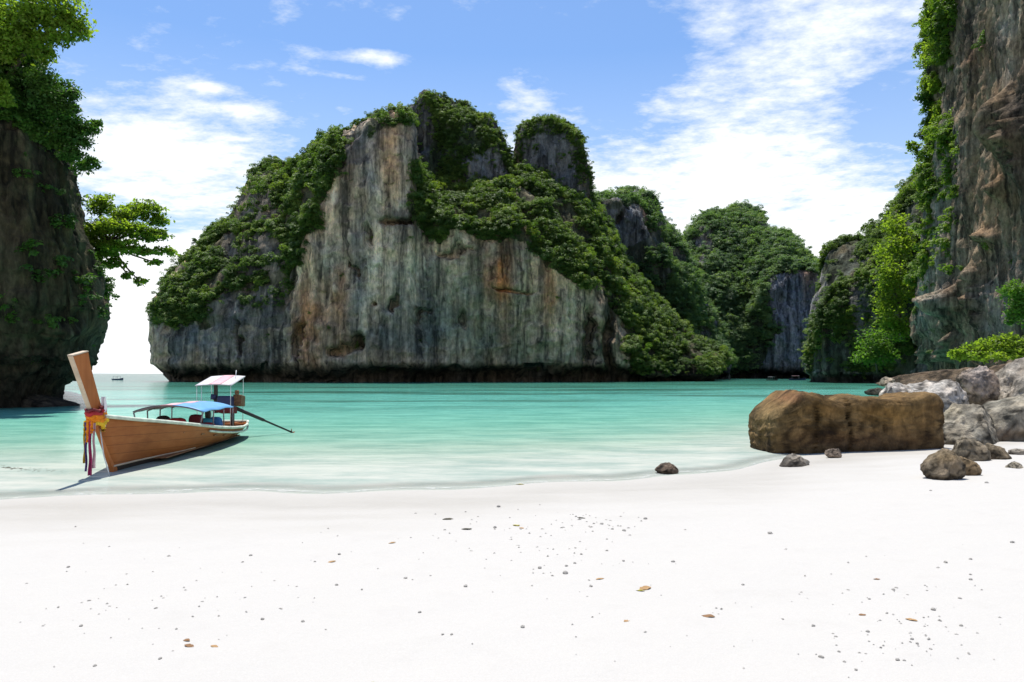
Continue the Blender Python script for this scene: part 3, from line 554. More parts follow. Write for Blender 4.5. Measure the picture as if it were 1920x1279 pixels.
def forest_on(names, polys, spacing, rad, seed, gate=0.0, extra_slope=None, stray=0.004):
    """sample points on the rock inside the overgrown areas"""
    r = np.random.default_rng(seed); out = []; nor = []
    for nm in names:
        V, Q, greens = MASS[nm]; T = np.concatenate([Q[:, [0, 1, 2]], Q[:, [0, 2, 3]]])
        a, b, c = V[T[:, 0]], V[T[:, 1]], V[T[:, 2]]; N = np.cross(b - a, c - a); A = np.linalg.norm(N, axis=1); 
        n = int(A.sum() / spacing); idx = r.choice(len(T), n, p=A / A.sum()); u = r.random((n, 2)); fl = u.sum(1) > 1; u[fl] = 1 - u[fl]
        P = a[idx] + (b - a)[idx] * u[:, :1] + (c - a)[idx] * u[:, 1:]; nn = N[idx] / (A[idx][:, None] + 1e-9)
        nn = np.where((nn[:, 2:3] < -0.02), -nn, nn); px, py = jitter(P, *project(P))
        dens = np.full(n, stray)
        for poly, d in (polys if polys is not None else greens): dens = np.maximum(dens, in_poly(px, py, poly) * d)
        for poly in BARE: dens = np.where(in_poly(px, py, poly), dens * 0.13, dens)
        if extra_slope is not None:
            dens = np.maximum(dens, (np.abs(nn[:, 2]) > extra_slope) * 0.6)
        gt = fbm(P * 0.11, 3, seed + 3); dens = dens * np.clip((gt + 0.10 - gate) * 6, 0.03, 1)
        keep = (r.random(n) < dens) & (P[:, 2] > 1.8); out.append(P[keep]); nor.append(nn[keep])
    P = np.concatenate(out); N = np.concatenate(nor); m = len(P)
    s = r.uniform(rad[0], rad[1], m) * r.choice([0.55, 0.8, 1.0, 1.45], m)
    toc = -P / np.linalg.norm(P, axis=1)[:, None]
    N = np.where(((N * toc).sum(1) < 0)[:, None] & (np.abs(N[:, 2:3]) < 0.3), -N, N)
    P = P + N * (s * 0.25)[:, None] + np.array([0, 0, 1]) * (s * 0.25)[:, None]
    rot = np.stack([r.normal(0, 0.25, m), r.normal(0, 0.25, m), r.uniform(0, 6.28, m)], 1)
    sc3 = np.stack([s, s, s * r.uniform(0.8, 1.15, m)], 1); return P, rot, sc3
C_MAIN = crown_collection('island_forest', M_FOREST, 620, 0.095, 6, 50)
C_FAR = crown_collection('far_forest', M_FORESTF, 480, 0.10, 5, 60)
C_BRI = crown_collection('cliff_growth', M_FORESTB, 420, 0.12, 5, 70)
C_DRK = crown_collection('shade_growth', M_LEAFD, 260, 0.16, 4, 80)
scatter_gn('forest', *forest_on(['cliff'], None, 0.60, (0.6, 1.5), 5), C_MAIN, kind='stuff', label='dense jungle covering the shoulders of the limestone island', category='forest')
scatter_gn('summit_scrub', *forest_on(['summit_tower', 'pinnacle'], None, 0.34, (0.35, 0.9), 15, -0.05, stray=0.2), C_MAIN, kind='stuff', label='scrub clinging to the summit tower and pinnacle of the island', category='scrub')
scatter_gn('rear_forest', *forest_on(['rear_hill'], None, 0.8, (0.75, 1.6), 6), C_FAR, kind='stuff', label='jungle on the flat topped hill behind the island', category='forest')
scatter_gn('far_forest', *forest_on(['far_hill'], None, 1.3, (0.9, 2.0), 7, -0.12), C_FAR, kind='stuff', label='jungle covering the distant hill', category='forest')
scatter_gn('hill_forest', *forest_on(['green_hill'], None, 0.55, (0.55, 1.25), 8), C_MAIN, kind='stuff', label='trees clothing the green hill beyond the boulders', category='forest')
scatter_gn('cliff_creepers', *forest_on(['cliff_right'], None, 0.55, (0.5, 1.2), 9), C_BRI, kind='stuff', label='bright creepers hanging down the edge of the tall cliff', category='creepers')
scatter_gn('shade_creepers', *forest_on(['cliff_left'], [(GL, 0.9), (GLs, 0.05)], 0.22, (0.25, 0.6), 10), C_DRK, kind='stuff', label='small plants clinging to the dark overhanging cliff', category='creepers')

# ------------------------------------------------------------------ boulders
def ico(sub):
    import bmesh
    bm = bmesh.new(); bmesh.ops.create_icosphere(bm, subdivisions=sub, radius=1.0)
    V = np.array([v.co[:] for v in bm.verts]); T = np.array([[v.index for v in f.verts] for f in bm.faces]); bm.free(); return V, T
ICO = {k: ico(k) for k in (3, 4, 5, 6)}
def ground_hit(px, py):
    d = 10.0
    for _ in range(25):
        x = (px - 960) / F * d; z = sand_at(x, d, False); nd_ = (H - z) * F / max(py - HZ, 1); d = 0.5 * d + 0.5 * nd_
    return (px - 960) / F * d, d, sand_at((px - 960) / F * d, d)
def boulder(name, box, d, depth, seed, base, label, cat='boulder', sub=5, power=3.0, rough=0.24, cuts=16, blobs=(), cracks=(), tilt=(0, 0, 0), group=None, kind=None, sink=0.12, mat=None, dark_base=True, layer=0.0, top=None):
    """box = (x0, x1, ytop, ybase) outline in the photo at depth d"""
    x0, x1, yt, yb = box; V0, T = ICO[sub]; r = np.random.default_rng(seed)
    a, b = W(x0, yt, d), W(x1, yb, d); sx, sz = (b.x - a.x) / 2, (a.z - b.z) / 2 * (1 + sink); sy = depth / 2
    V = V0 / (np.abs(V0) ** power).sum(1)[:, None] ** (1 / power)
    for k in range(cuts):                       # broken faces
        n = r.normal(size=3); n[2] = abs(n[2]) * 0.7; n /= np.linalg.norm(n); h = r.uniform(0.60, 0.92); e = V @ n - h
        V = V - np.where(e > 0, e * 0.97, 0)[:, None] * n
    V = V / np.abs(V).max(0)
    S = V * np.array([sx, sy, sz]); nrm = V0
    sc_ = 1.0 / max(sx, sz)
    dsp = rough * min(sx, sz) * (0.8 * fbm(S * 1.3 * sc_ + seed, 3, seed) + 0.75 * fbm(S * 2.8 * sc_ + seed, 5, seed + 4, ridged=True, gain=0.6) + 0.5 * fbm(S * 9 * sc_, 4, seed + 8, gain=0.65))
    if layer: dsp = dsp + layer * fbm(S * np.array([0.8, 0.8, 7.0]) * sc_ + seed, 3, seed + 14, ridged=True)
    S = S + nrm * dsp[:, None]
    for (cx, w, dep) in cracks:
        lx = (cx - (x0 + x1) / 2) / F * d; wob = 0.12 * fbm(S * 1.5, 2, seed + 90); S = S - nrm * (dep * np.exp(-((S[:, 0] + wob - lx) / w) ** 2))[:, None]
    if top is not None:
        tx = [(q[0] - (x0 + x1) / 2) / F * d for q in top]; th_ = [(yb - q[1]) / (yb - yt) for q in top]
        k_ = np.interp(S[:, 0] + 0.08 * fbm(S * 1.7, 2, seed + 91), tx, th_); S[:, 2] = -sz + (S[:, 2] + sz) * k_
    Rm = np.array(Matrix.Rotation(tilt[0], 3, 'X') @ Matrix.Rotation(tilt[1], 3, 'Y') @ Matrix.Rotation(tilt[2], 3, 'Z')); S = S @ Rm.T
    c = Vector(((a.x + b.x) / 2 * (d + sy * 0.6) / d, d + sy * 0.6, b.z + (a.z - b.z) / 2 - (a.z - b.z) / 2 * sink))
    me = mesh_np(name, S, T); Wd = S + np.array(c)
    C = np.tile(np.array(base, float), (len(S), 1)); k1 = fbm(S * 2.2, 4, seed + 30); k2 = fbm(S * np.array([1, 1, 3.0]) * 1.2, 3, seed + 31)
    k3 = fbm(S * np.array([2.5, 2.5, 7]), 4, seed + 33, gain=0.65); cr_ = np.clip((fbm(S * 1.5 * sc_ + 3 * fbm(S * 1.1, 2, seed + 2)[:, None] * 0.3, 3, seed + 35, ridged=True) - 0.62) * 7, 0, 0.75); C *= (1 - cr_)[:, None]; C *= np.clip(1 + 0.9 * k1 + 0.6 * k2 + 0.9 * k3, 0.3, 1.7)[:, None]
    px, py = project(Wd)
    for (X, Y, rx, ry, col, st) in blobs:
        g = np.clip(np.exp(-((px - X) / rx) ** 2 - ((py - Y) / ry) ** 2) * (1 + 0.8 * k1), 0, 1)[:, None] * st; C = C * (1 - g) + np.array(col) * g
    if dark_base:
        g = np.clip(1 - (Wd[:, 2] - b.z) / (0.28 * (a.z - b.z) + 1e-6), 0, 1)[:, None] * 0.55; C = C * (1 - g) + np.array([0.05, 0.035, 0.024]) * g  # stone colour darkens towards the bottom
    set_col(me, 'rockcol', np.clip(C, 0.012, 0.85))
    o = add_obj(name, me, mat or M_BOULD); o.location = c; o['label'] = label
    if kind: o['kind'] = kind
    else: o['category'] = cat
    if group: o['group'] = group
    return o
BRN = (0.185, 0.118, 0.052); WHT = (0.52, 0.48, 0.43); GRY = (0.30, 0.27, 0.215); PNK = (0.36, 0.28, 0.22)
boulder('boulder', (1420, 1742, 738, 852), 19.6, 1.9, 4, BRN, 'long brown block of rock lying at the water edge', sub=6, power=9.0, rough=0.15, cuts=0, layer=0.07, sink=0.06,
        top=[(1402, 800), (1418, 772), (1455, 752), (1472, 738), (1500, 740), (1520, 746), (1545, 753), (1556, 748), (1600, 747), (1624, 752), (1680, 751), (1704, 743), (1730, 738), (1745, 742)],
        blobs=[(1520, 770, 60, 25, (0.30, 0.19, 0.07), 0.5), (1670, 775, 60, 22, (0.30, 0.185, 0.06), 0.6), (1480, 745, 24, 10, (0.28, 0.13, 0.07), 0.6), (1620, 830, 140, 20, (0.12, 0.07, 0.04), 0.6), (1435, 790, 30, 30, (0.22, 0.17, 0.08), 0.5)], cracks=[(1492, 0.022, 0.16), (1556, 0.022, 0.13), (1624, 0.018, 0.06)], tilt=(0, 0, 0.05))
boulder('boulder', (1682, 1822, 714, 790), 24.0, 2.2, 23, WHT, 'broad pale white boulder behind the long brown block', sub=5, power=2.4, rough=0.2, cuts=18, blobs=[(1740, 770, 90, 16, (0.38, 0.33, 0.24), 0.7)])
boulder('boulder', (1652, 1712, 718, 765), 23.4, 1.0, 29, WHT, 'small pale rock peeping over the long brown block', sub=4)
boulder('boulder', (1648, 1676, 707, 722), 31, 0.8, 31, (0.36, 0.31, 0.24), 'little tan rock farthest out among the pale boulders', sub=4)
boulder('boulder', (1798, 1868, 678, 752), 26.5, 1.4, 37, PNK, 'upright pinkish boulder below the low green bush', sub=5, power=2.2, rough=0.25, tilt=(0, -0.1, 0), blobs=[(1835, 700, 20, 30, (0.50, 0.46, 0.44), 0.5)])
boulder('boulder', (1856, 2030, 672, 775), 26.0, 2.6, 41, (0.36, 0.32, 0.27), 'large grey boulder cut off by the picture edge', sub=5, power=2.2, rough=0.22, tilt=(0, -0.35, 0))
boulder('boulder', (1742, 1872, 766, 838), 20.8, 2.0, 43, GRY, 'low grey slab beside the square end of the brown block', sub=5, rough=0.22, layer=0.02, blobs=[(1760, 770, 40, 14, (0.42, 0.37, 0.26), 0.7)])
boulder('boulder', (1800, 2040, 734, 832), 21.6, 2.6, 47, (0.31, 0.285, 0.23), 'wide sloping grey slab at the top of the sand', sub=5, rough=0.2, layer=0.03, tilt=(0, -0.14, 0), blobs=[(1880, 815, 80, 14, (0.20, 0.12, 0.07), 0.6)])
boulder('boulder', (1736, 1800, 846, 900), 12.9, 0.6, 53, (0.20, 0.165, 0.12), 'dark brown stone lying nearest on the sand', sub=4, power=2.3, blobs=[(1770, 855, 30, 14, (0.32, 0.24, 0.14), 0.7)])
boulder('boulder', (1788, 1832, 858, 892), 13.3, 0.45, 59, (0.27, 0.20, 0.12), 'small tan stone touching the dark brown stone', sub=4)
boulder('boulder', (1790, 1850, 824, 866), 15.9, 0.7, 61, (0.28, 0.235, 0.17), 'lumpy grey stone in front of the low grey slab', sub=4)
boulder('boulder', (1838, 1888, 832, 862), 16.1, 0.6, 67, (0.27, 0.22, 0.15), 'flat stone at the end of the beach stones', sub=4)
boulder('boulder', (1460, 1518, 852, 876), 16.0, 0.6, 71, (0.30, 0.27, 0.23), 'flat mottled stone on wet sand before the brown block', sub=4, sink=0.3)
boulder('boulder', (1548, 1580, 840, 859), 17.6, 0.35, 73, (0.30, 0.24, 0.19), 'small pointed stone leaning on the brown block', sub=4, power=1.7)
boulder('boulder', (1230, 1274, 869, 887), 15.3, 0.45, 79, (0.14, 0.105, 0.08), 'lone dark stone in the shallow water', sub=4, power=2.0, sink=0.3)
boulder('boulder', (1886, 1918, 866, 883), 14.2, 0.35, 83, (0.38, 0.34, 0.27), 'small tan stone lying alone near the picture edge', sub=4, sink=0.3)
boulder('boulder', (1898, 1930, 842, 854), 17.0, 0.4, 89, (0.40, 0.36, 0.30), 'flat pale stone at the picture edge below the slab', sub=4, sink=0.3)
boulder('boulder', (1624, 1660, 727, 737), 58, 1.5, 97, (0.08, 0.075, 0.06), 'dark rock awash in the bay behind the brown block', sub=4, sink=0.4)
boulder('rock_bank', (1742, 2300, 668, 760), 34, 12, 101, (0.13, 0.095, 0.065), 'dark rocky bank at the foot of the tall cliff', sub=6, power=6.0, cuts=4, kind='structure', rough=0.2)
boulder('rock_bank', (1640, 1850, 702, 722), 76, 10, 103, (0.12, 0.09, 0.065), 'low dark ledge at the foot of the tall cliff', sub=5, power=3.0, kind='structure', rough=0.2)
boulder('rock_ledge', (-120, 148, 738, 768), 45, 5, 107, (0.06, 0.05, 0.04), 'low dark ledge under the overhanging cliff', sub=5, kind='structure', rough=0.25, power=2.2)

# ------------------------------------------------------------------ single trees and bushes
def leaf_cloud(pads, n, leaf, seed, droop=0.0):
    """leaves spread through flattened sprays; pads = (centre, radii, weight)"""
    r = np.random.default_rng(seed); w = np.array([p[2] for p in pads]); cnt = (w / w.sum() * n).astype(int); Ps = []
    for (c, rad, _), k in zip(pads, cnt):
        m = max(4, int(k / 15)); u = r.normal(size=(m, 3)); u /= np.linalg.norm(u, axis=1)[:, None]
        cc = np.array(c) + u * np.array(rad) * (r.random((m, 1)) ** 0.45)         # sprigs
        j = r.integers(0, m, k); Ps.append(cc[j] + r.normal(size=(k, 3)) * np.array([1, 1, 0.55]) * min(rad) * 0.32)
    P = np.concatenate(Ps); k = len(P)
    nn = r.normal(size=(k, 3)) * 0.7 + np.array([0, 0, 0.8]); nn /= np.linalg.norm(nn, axis=1)[:, None]
    t = np.cross(nn, r.normal(size=(k, 3))); t /= np.linalg.norm(t, axis=1)[:, None]; b = np.cross(nn, t); s = (leaf * r.uniform(0.6, 1.4, k))[:, None]
    V = np.stack([P - t * s, P - b * s * 0.5, P + t * s, P + b * s * 0.5], 1).reshape(-1, 3); return V, np.arange(4 * k).reshape(-1, 4)
def tree(name, base, pads_px, n, leaf, seed, mat, label, cat, trunk_r=0.14, fork=None, group=None):
    """pads_px: (px, py, depth, rx px, ry px); limbs run from the base to every spray"""
    bv = Vector(base); root = empty(name, bv, label=label, category=cat)
    if group: root['group'] = group
    pads = []
    for (X, Y, d, rx, ry) in pads_px:
        c = W(X, Y, d) - bv; pads.append((tuple(c), (rx / F * d, (rx + ry) / 2 / F * d, ry / F * d), rx * ry))
    V, Q = leaf_cloud(pads, n, leaf, seed); me = mesh_np('crown', V, Q, False); add_obj('crown', me, mat, root)
    rr = random.Random(seed); mb = MB(); fk = Vector(fork) - bv if fork is not None else Vector((0, 0, 0))
    if fork is not None:
        k1 = fk * 0.5 + Vector((rr.uniform(-.1, .1), rr.uniform(-.1, .1), fk.length * 0.06)); mb.tube([Vector((0, 0, 0)), k1, fk], [trunk_r, trunk_r * 0.85, trunk_r * 0.7])
    for (c, rad, _) in pads:
        c = Vector(c); mid = fk.lerp(c, 0.5) + Vector((rr.uniform(-.2, .2), rr.uniform(-.2, .2), -0.06 * (c - fk).length)); mb.tube([fk, mid, c, c + (c - mid) * 0.35], [trunk_r * 0.6, trunk_r * 0.42, trunk_r * 0.25, trunk_r * 0.1], 6)
    mb.build('trunk', M_BARK, root, smooth=True); return root
tree('tree', W(172, 505, 50.5), [(188, 385, 50, 20, 24), (200, 425, 49, 34, 16), (232, 405, 50, 26, 14), (268, 392, 51, 38, 15), (292, 412, 51.5, 22, 14), (245, 430, 49.5, 40, 14), (288, 442, 50.5, 32, 12), (312, 470, 51, 20, 9), (225, 462, 49, 36, 14), (192, 470, 49.5, 28, 18), (210, 495, 50, 26, 10), (268, 470, 50, 26, 9), (240, 515, 50, 14, 7), (262, 528, 50.5, 12, 7), (180, 440, 50, 20, 26), (290, 492, 51, 18, 6)],
     12500, 0.13, 201, M_BUSH, 'bright green tree leaning out sideways from the dark cliff', 'tree', 0.16, W(205, 455, 50))
tree('tree', W(-10, 190, 42.5), [(60, 30, 41.5, 60, 34), (120, 25, 41.5, 36, 30), (145, 60, 41.8, 24, 20), (105, 70, 41.5, 28, 16), (20, 60, 41, 42, 40), (70, 85, 41.4, 34, 18), (-40, 40, 41, 50, 50), (90, -20, 42, 60, 30), (0, 105, 41.4, 36, 18), (85, 105, 42, 22, 14)],
     13500, 0.125, 202, M_BUSH, 'large leafy tree crowning the dark cliff in the upper corner', 'tree', 0.2, W(60, 75, 42))
tree('tree', W(60, 235, 43.5), [(75, 150, 42.6, 34, 24), (95, 185, 42.8, 34, 22), (130, 172, 43.2, 16, 18), (70, 205, 42.4, 30, 20), (110, 215, 42.8, 30, 18), (135, 205, 43, 18, 12)],
     8000, 0.10, 203, M_LEAFD, 'dark bushy tree hanging below the large leafy tree', 'tree', 0.1, W(85, 195, 43))
tree('shrub', W(115, 275, 44), [(140, 235, 43.6, 26, 18), (168, 240, 44, 20, 12), (120, 260, 43.4, 28, 20), (150, 262, 43.6, 20, 16), (182, 232, 44.2, 10, 8), (135, 290, 43.6, 24, 14)],
     5600, 0.10, 204, M_LEAFD, 'straggly shrub poking out from the dark cliff edge against cloud', 'shrub', 0.07, W(135, 262, 43.7))
tree('shrub', W(140, 320, 45.5), [(172, 302, 45, 16, 8), (155, 315, 44.8, 18, 12), (183, 310, 45.2, 8, 6)], 900, 0.11, 205, M_LEAFD, 'thin twig of leaves under the straggly shrub', 'shrub', 0.05, W(158, 310, 45))
tree('shrub', W(-20, 210, 40.4), [(5, 160, 39.4, 12, 10), (14, 190, 39.3, 16, 10), (-10, 175, 39.4, 20, 18)], 1500, 0.10, 206, M_BUSH, 'yellow green spray of leaves at the picture edge on the dark cliff', 'shrub', 0.05, W(0, 180, 39.6))
tree('bush', W(1850, 690, 33.4), [(1806, 664, 33, 24, 12), (1835, 652, 33, 26, 15), (1868, 645, 33.2, 26, 16), (1895, 640, 33.4, 24, 16), (1850, 668, 32.6, 40, 10), (1900, 662, 33, 24, 12), (1925, 655, 33.4, 26, 18)], 5200, 0.085, 207, M_BUSH, 'low bright green bush spreading over the boulders', 'bush', 0.05)
tree('bush', W(1930, 600, 66), [(1900, 545, 65, 20, 18), (1920, 560, 65, 26, 26), (1905, 585, 65, 18, 12), (1895, 602, 65, 12, 8), (1940, 590, 65, 24, 24)], 3200, 0.16, 208, M_LEAF, 'green bush growing from the tall cliff above the boulders', 'bush', 0.08)
tree('shrub', W(1752, 200, 112.5), [(1728, 182, 112, 9, 7), (1738, 190, 112, 9, 6)], 500, 0.22, 209, M_LEAFD, 'little round shrub jutting from the tall cliff edge against blue sky', 'shrub', 0.06)
tree('shrub', W(1735, 285, 112.5), [(1708, 272, 112, 8, 7), (1718, 280, 112, 10, 9), (1726, 292, 112, 10, 12)], 800, 0.22, 210, M_BUSH, 'small shrub jutting from the tall cliff halfway up its edge', 'shrub', 0.06)
tree('tree', W(1690, 640, 124), [(1680, 420, 126, 22, 24), (1672, 470, 124, 26, 30), (1665, 520, 122, 24, 34), (1690, 540, 121, 18, 40), (1668, 590, 121, 24, 30), (1690, 450, 124, 18, 40), (1688, 620, 120, 18, 26), (1660, 560, 122, 16, 30)], 7000, 0.26, 211, M_BUSH, 'tall yellow green tree against the foot of the tall cliff', 'tree', 0.3, W(1684, 560, 123))
tree('tree', W(1645, 700, 130), [(1640, 640, 129, 26, 26), (1625, 668, 128, 24, 18), (1660, 665, 128, 18, 18)], 2600, 0.26, 212, M_LEAF, 'round green tree low on the green hill by the water', 'tree', 0.2, W(1642, 670, 129))
tree('tree', W(531, 322, 201), [(529, 304, 200, 6, 3), (536, 308, 200, 4, 2)], 120, 0.25, 213, M_LEAFD, 'tiny lone tree on the island skyline left of the summit', 'tree', 0.12, W(531, 308, 200))
for i, (X, Y, d, rx, ry, lab) in enumerate([(1770, 30, 104, 22, 30, 'bright shrub at the top of the tall cliff'), (1752, 90, 108, 18, 26, 'bright shrub hanging below the topmost one on the tall cliff'), (1758, 155, 108, 14, 14, 'yellowish shrub on the tall cliff beside the little round shrub'), (1762, 205, 106, 10, 18, 'narrow yellowish shrub on the grey face of the tall cliff'), (1762, 375, 103, 14, 16, 'pale tuft on the grey face halfway down the tall cliff'), (1742, 490, 107, 8, 16, 'slim tuft low on the grey edge of the tall cliff')]):
    tree('shrub', W(X + 12, Y + 10, d + 2.5), [(X, Y, d, rx, ry), (X - 4, Y + ry * 0.8, d, rx * 0.8, ry * 0.6)], 900, 0.2, 220 + i, M_BUSH, lab, 'shrub', 0.06, group='shrubs on the tall cliff')

# ------------------------------------------------------------------ longtail boat
def wood(name, c0, c1, rough=0.6, st=(6, 0.7, 6), seam=False):
    m, nt, out = new_mat(name); L = nt.links.new
    b = nd(nt, 'ShaderNodeBsdfPrincipled'); b.inputs['Roughness'].default_value = rough; b.inputs['Specular IOR Level'].default_value = 0.18
    tc = nd(nt, 'ShaderNodeTexCoord'); mp = nd(nt, 'ShaderNodeMapping'); mp.inputs['Scale'].default_value = st; L(tc.outputs['Object'], mp.inputs[0])
    n = nd(nt, 'ShaderNodeTexNoise', i_Scale=1.4, i_Detail=8.0, i_Roughness=0.65, i_Distortion=0.6); L(mp.outputs[0], n.inputs['Vector'])
    n2 = nd(nt, 'ShaderNodeTexNoise', i_Scale=1.1, i_Detail=4.0); L(tc.outputs['Object'], n2.inputs['Vector'])
    c = mixc(nt, mapr(nt, n.outputs[0], 0.3, 0.7), c0, c1); c = mixc(nt, mapr(nt, n2.outputs[0], 0.45, 0.75, 0, 0.5), c, tuple(q * 0.55 for q in c0))
    if seam:
        sp = nd(nt, 'ShaderNodeSeparateXYZ'); L(tc.outputs['Object'], sp.inputs[0]); ln = mth(nt, 'LESS_THAN', mth(nt, 'FRACT', mth(nt, 'DIVIDE', mth(nt, 'ADD', sp.outputs[2], mth(nt, 'MULTIPLY', sp.outputs[1], 0.045)), 0.19)), 0.07)
        c = mixc(nt, mth(nt, 'MULTIPLY', ln, 0.55), c, tuple(q * 0.35 for q in c0))
    L(c, b.inputs['Base Color']); bp = nd(nt, 'ShaderNodeBump', i_Strength=0.25, i_Distance=0.01); L(n.outputs[0], bp.inputs['Height']); L(bp.outputs[0], b.inputs['Normal'])
    L(b.outputs[0], out.inputs[0]); return m
M_HULL = wood('varnished_hull', (0.29, 0.088, 0.023), (0.39, 0.136, 0.039), seam=True); M_STEM = wood('stem_timber', (0.38, 0.115, 0.03), (0.48, 0.165, 0.048), st=(6, 6, 0.6))
M_BOTTOM = simple('dark_bottom_paint', (0.045, 0.03, 0.022), 0.7); M_CREAM = simple('cream_paint', (0.52, 0.42, 0.31), 0.6, 0.12); M_RAIL = simple('pale_green_rail', (0.56, 0.60, 0.50), 0.6, 0.2, 4)
M_BLUE = simple('blue_tarpaulin', (0.12, 0.31, 0.55), 0.5, 0.12, 3, 0.3); M_GREYT = simple('grey_tarpaulin', (0.16, 0.17, 0.19), 0.6, 0.2, 3, 0.3); M_PINK = simple('pink_white_tarpaulin', (0.60, 0.36, 0.38), 0.5, 0.15, 2); M_WHITET = simple('white_tarpaulin', (0.55, 0.53, 0.54), 0.5, 0.08, 2)
M_POST = simple('grey_post', (0.22, 0.19, 0.19), 0.5); M_WHITEP = simple('white_post', (0.7, 0.7, 0.68), 0.5); M_DARK = simple('dark_metal', (0.035, 0.03, 0.028), 0.45); M_NAVY = simple('navy_paint', (0.03, 0.04, 0.11), 0.45); M_RUST = simple('rusty_iron', (0.20, 0.10, 0.05), 0.8, 0.4, 14, 0.4); M_RED = simple('red_cloth', (0.42, 0.03, 0.035), 0.8, 0.2); M_DKRED = simple('dark_red_cloth', (0.16, 0.025, 0.03), 0.8, 0.2)
M_ORANGE = simple('orange_garland', (0.85, 0.24, 0.01), 0.8, 0.3, 40, 0.6); M_YELLOW = simple('yellow_garland', (0.85, 0.50, 0.03), 0.8, 0.3, 40, 0.6); M_MAG = simple('magenta_ribbon', (0.40, 0.03, 0.12), 0.7, 0.2, 5); M_PURP = simple('purple_ribbon', (0.11, 0.06, 0.24), 0.7, 0.2, 5); M_WCLOTH = simple('white_gauze', (0.80, 0.76, 0.78), 0.8, 0.08, 8); M_TEAL = simple('teal_cloth', (0.05, 0.30, 0.40), 0.8, 0.2); M_CBLUE = simple('blue_cloth', (0.06, 0.18, 0.42), 0.8, 0.2); M_FLOOR = wood('worn_deck', (0.20, 0.10, 0.05), (0.32, 0.17, 0.09), 0.8)
BROT = math.atan2(0.42, 8.9) + 0.05; RK = 0.72
def build_boat():
    root = empty('longtail_boat', (-8.52, 15.6, 0.0), label='wooden longtail boat with tall garlanded prow moored in the shallows', category='boat'); root.rotation_euler = (0, 0, BROT)
    Mw = Matrix.Translation(root.location) @ Matrix.Rotation(BROT, 4, 'Z'); Mi = Mw.inverted()
    Lb = 9.0; K = [0, .04, .1, .2, .3, .4, .5, .6, .7, .8, .9, 1.0]
    wg = lambda k: float(np.interp(k, [0, .04, .1, .2, .35, .5, .65, .8, .9, 1], [.05, .17, .33, .56, .80, .90, .90, .82, .70, .50]))
    gz = lambda k: float(np.interp(k, [0, .1, .2, .35, .5, .65, .8, .9, 1], [1.24, 1.08, .95, .76, .60, .49, .42, .42, .48]))
    kz = lambda k: float(np.interp(k, [0, .1, .5, .8, 1], [-.12, -.16, -.22, -.12, .12]))
    wbf = lambda k: float(np.interp(k, [0, .1, .3, .6, 1], [.5, .30, .55, .66, .6]))
    def sect(k, side, off=0.0):
        g, z0, w = gz(k), kz(k), wg(k); wb = w * wbf(k) * 1.05; pts = []
        for v in np.linspace(0, 1, 11):
            if v < 0.21: y = wb * (v / 0.2) * 0.85; z = z0 + (0.11 - z0) * (v / 0.2) ** 1.6
            else: q = (v - .2) / .8; y = wb * .85 + (w - wb * .85) * (q ** 0.72); z = 0.11 + (g - 0.11) * q
            s = k * Lb - RK * max(z, 0) * max(0, 1 - k * 2.2) ** 1.5
            pts.append((side * (y + off), s, z))
        return pts
    ks = np.linspace(0, 1, 41); V = []; 
    for k in ks: V += sect(k, -1)[::-1] + sect(k, 1)[1:]
    c = 21; Q = grid_quads(41, c); me = bpy.data.meshes.new('hull'); faces = [tuple(q) for q in Q.tolist()] + [tuple(40 * c + j for j in range(c))]
    me.from_pydata(V, [], faces); me.update(); me.polygons.foreach_set('use_smooth', [True] * len(me.polygons))
    me.materials.append(M_HULL); me.materials.append(M_BOTTOM)
    for p in me.polygons:
        if sum(me.vertices[i].co.z for i in p.vertices) / len(p.vertices) < 0.105: p.material_index = 1
    h = add_obj('hull', me, None, root); sd = h.modifiers.new('solidify', 'SOLIDIFY'); sd.thickness = 0.045; sd.offset = 1
    for side in (-1, 1):
        mb = MB(); mb.tube([(side * (wg(k) + 0.01), k * Lb - RK * gz(k) * max(0, 1 - k * 2.2) ** 1.5, gz(k) + 0.012) for k in np.linspace(0.0, 1, 40)], 0.042, 8); mb.build('gunwale', M_RAIL, root, True)
        mb = MB(); mb.tube([(side * (wg(k) + 0.012), k * Lb - RK * (gz(k) - .11) * max(0, 1 - k * 2.2) ** 1.5, gz(k) - 0.10 - .04 * k) for k in np.linspace(0.42, 1, 26)], 0.03, 8); mb.build('rubbing_strake', M_RAIL, root, True)
        pts = []
        for k in np.linspace(0.005, 0.42, 26):
            S_ = sect(k, side, 0.008); zt = 0.125
            for a, b in zip(S_[:-1], S_[1:]):
                if a[2] <= zt <= b[2]: t = (zt - a[2]) / (b[2] - a[2] + 1e-6); pts.append(tuple(a[i] + (b[i] - a[i]) * t for i in range(3))); break
        mb = MB(); mb.tube(pts, 0.022, 6); mb.build('stripe', M_CREAM, root, True)
    mb = MB(); mb.tube([(0.0 + x, Lb + 0.0, gz(1) + 0.012) for x in np.linspace(-.5, .5, 8)], 0.042, 8); mb.build('stern_rail', M_RAIL, root, True)
    # floor boards, each a plank
    nb = 6
    for i in range(nb):
        x = -0.42 + 0.168 * i; mb = MB(); mb.box((x, 4.9, 0.10), (0.155, 6.4, 0.03)); mb.build('plank', M_FLOOR, root)
    mb = MB(); rows = [[(x * wg(k) * 0.92, k * Lb - RK * gz(k) * max(0, 1 - k * 2.2) ** 1.5 + 0.05, gz(k) - 0.05) for x in (-1, -.5, 0, .5, 1)] for k in np.linspace(0.02, 0.2, 8)]; mb.sheet(rows, 0.03); mb.build('foredeck', M_FLOOR, root)
    for s in (2.6, 3.6, 4.5, 5.4, 6.6):
        k = s / Lb; mb = MB(); mb.box((0, s, gz(k) - 0.2), (2 * wg(k) * 0.9, 0.26, 0.04)); mb.build('bench', M_FLOOR, root, bevel=0.008)
    # stem post
    zs = np.linspace(-0.1, 2.42, 16); fr, bk, th = [], [], []
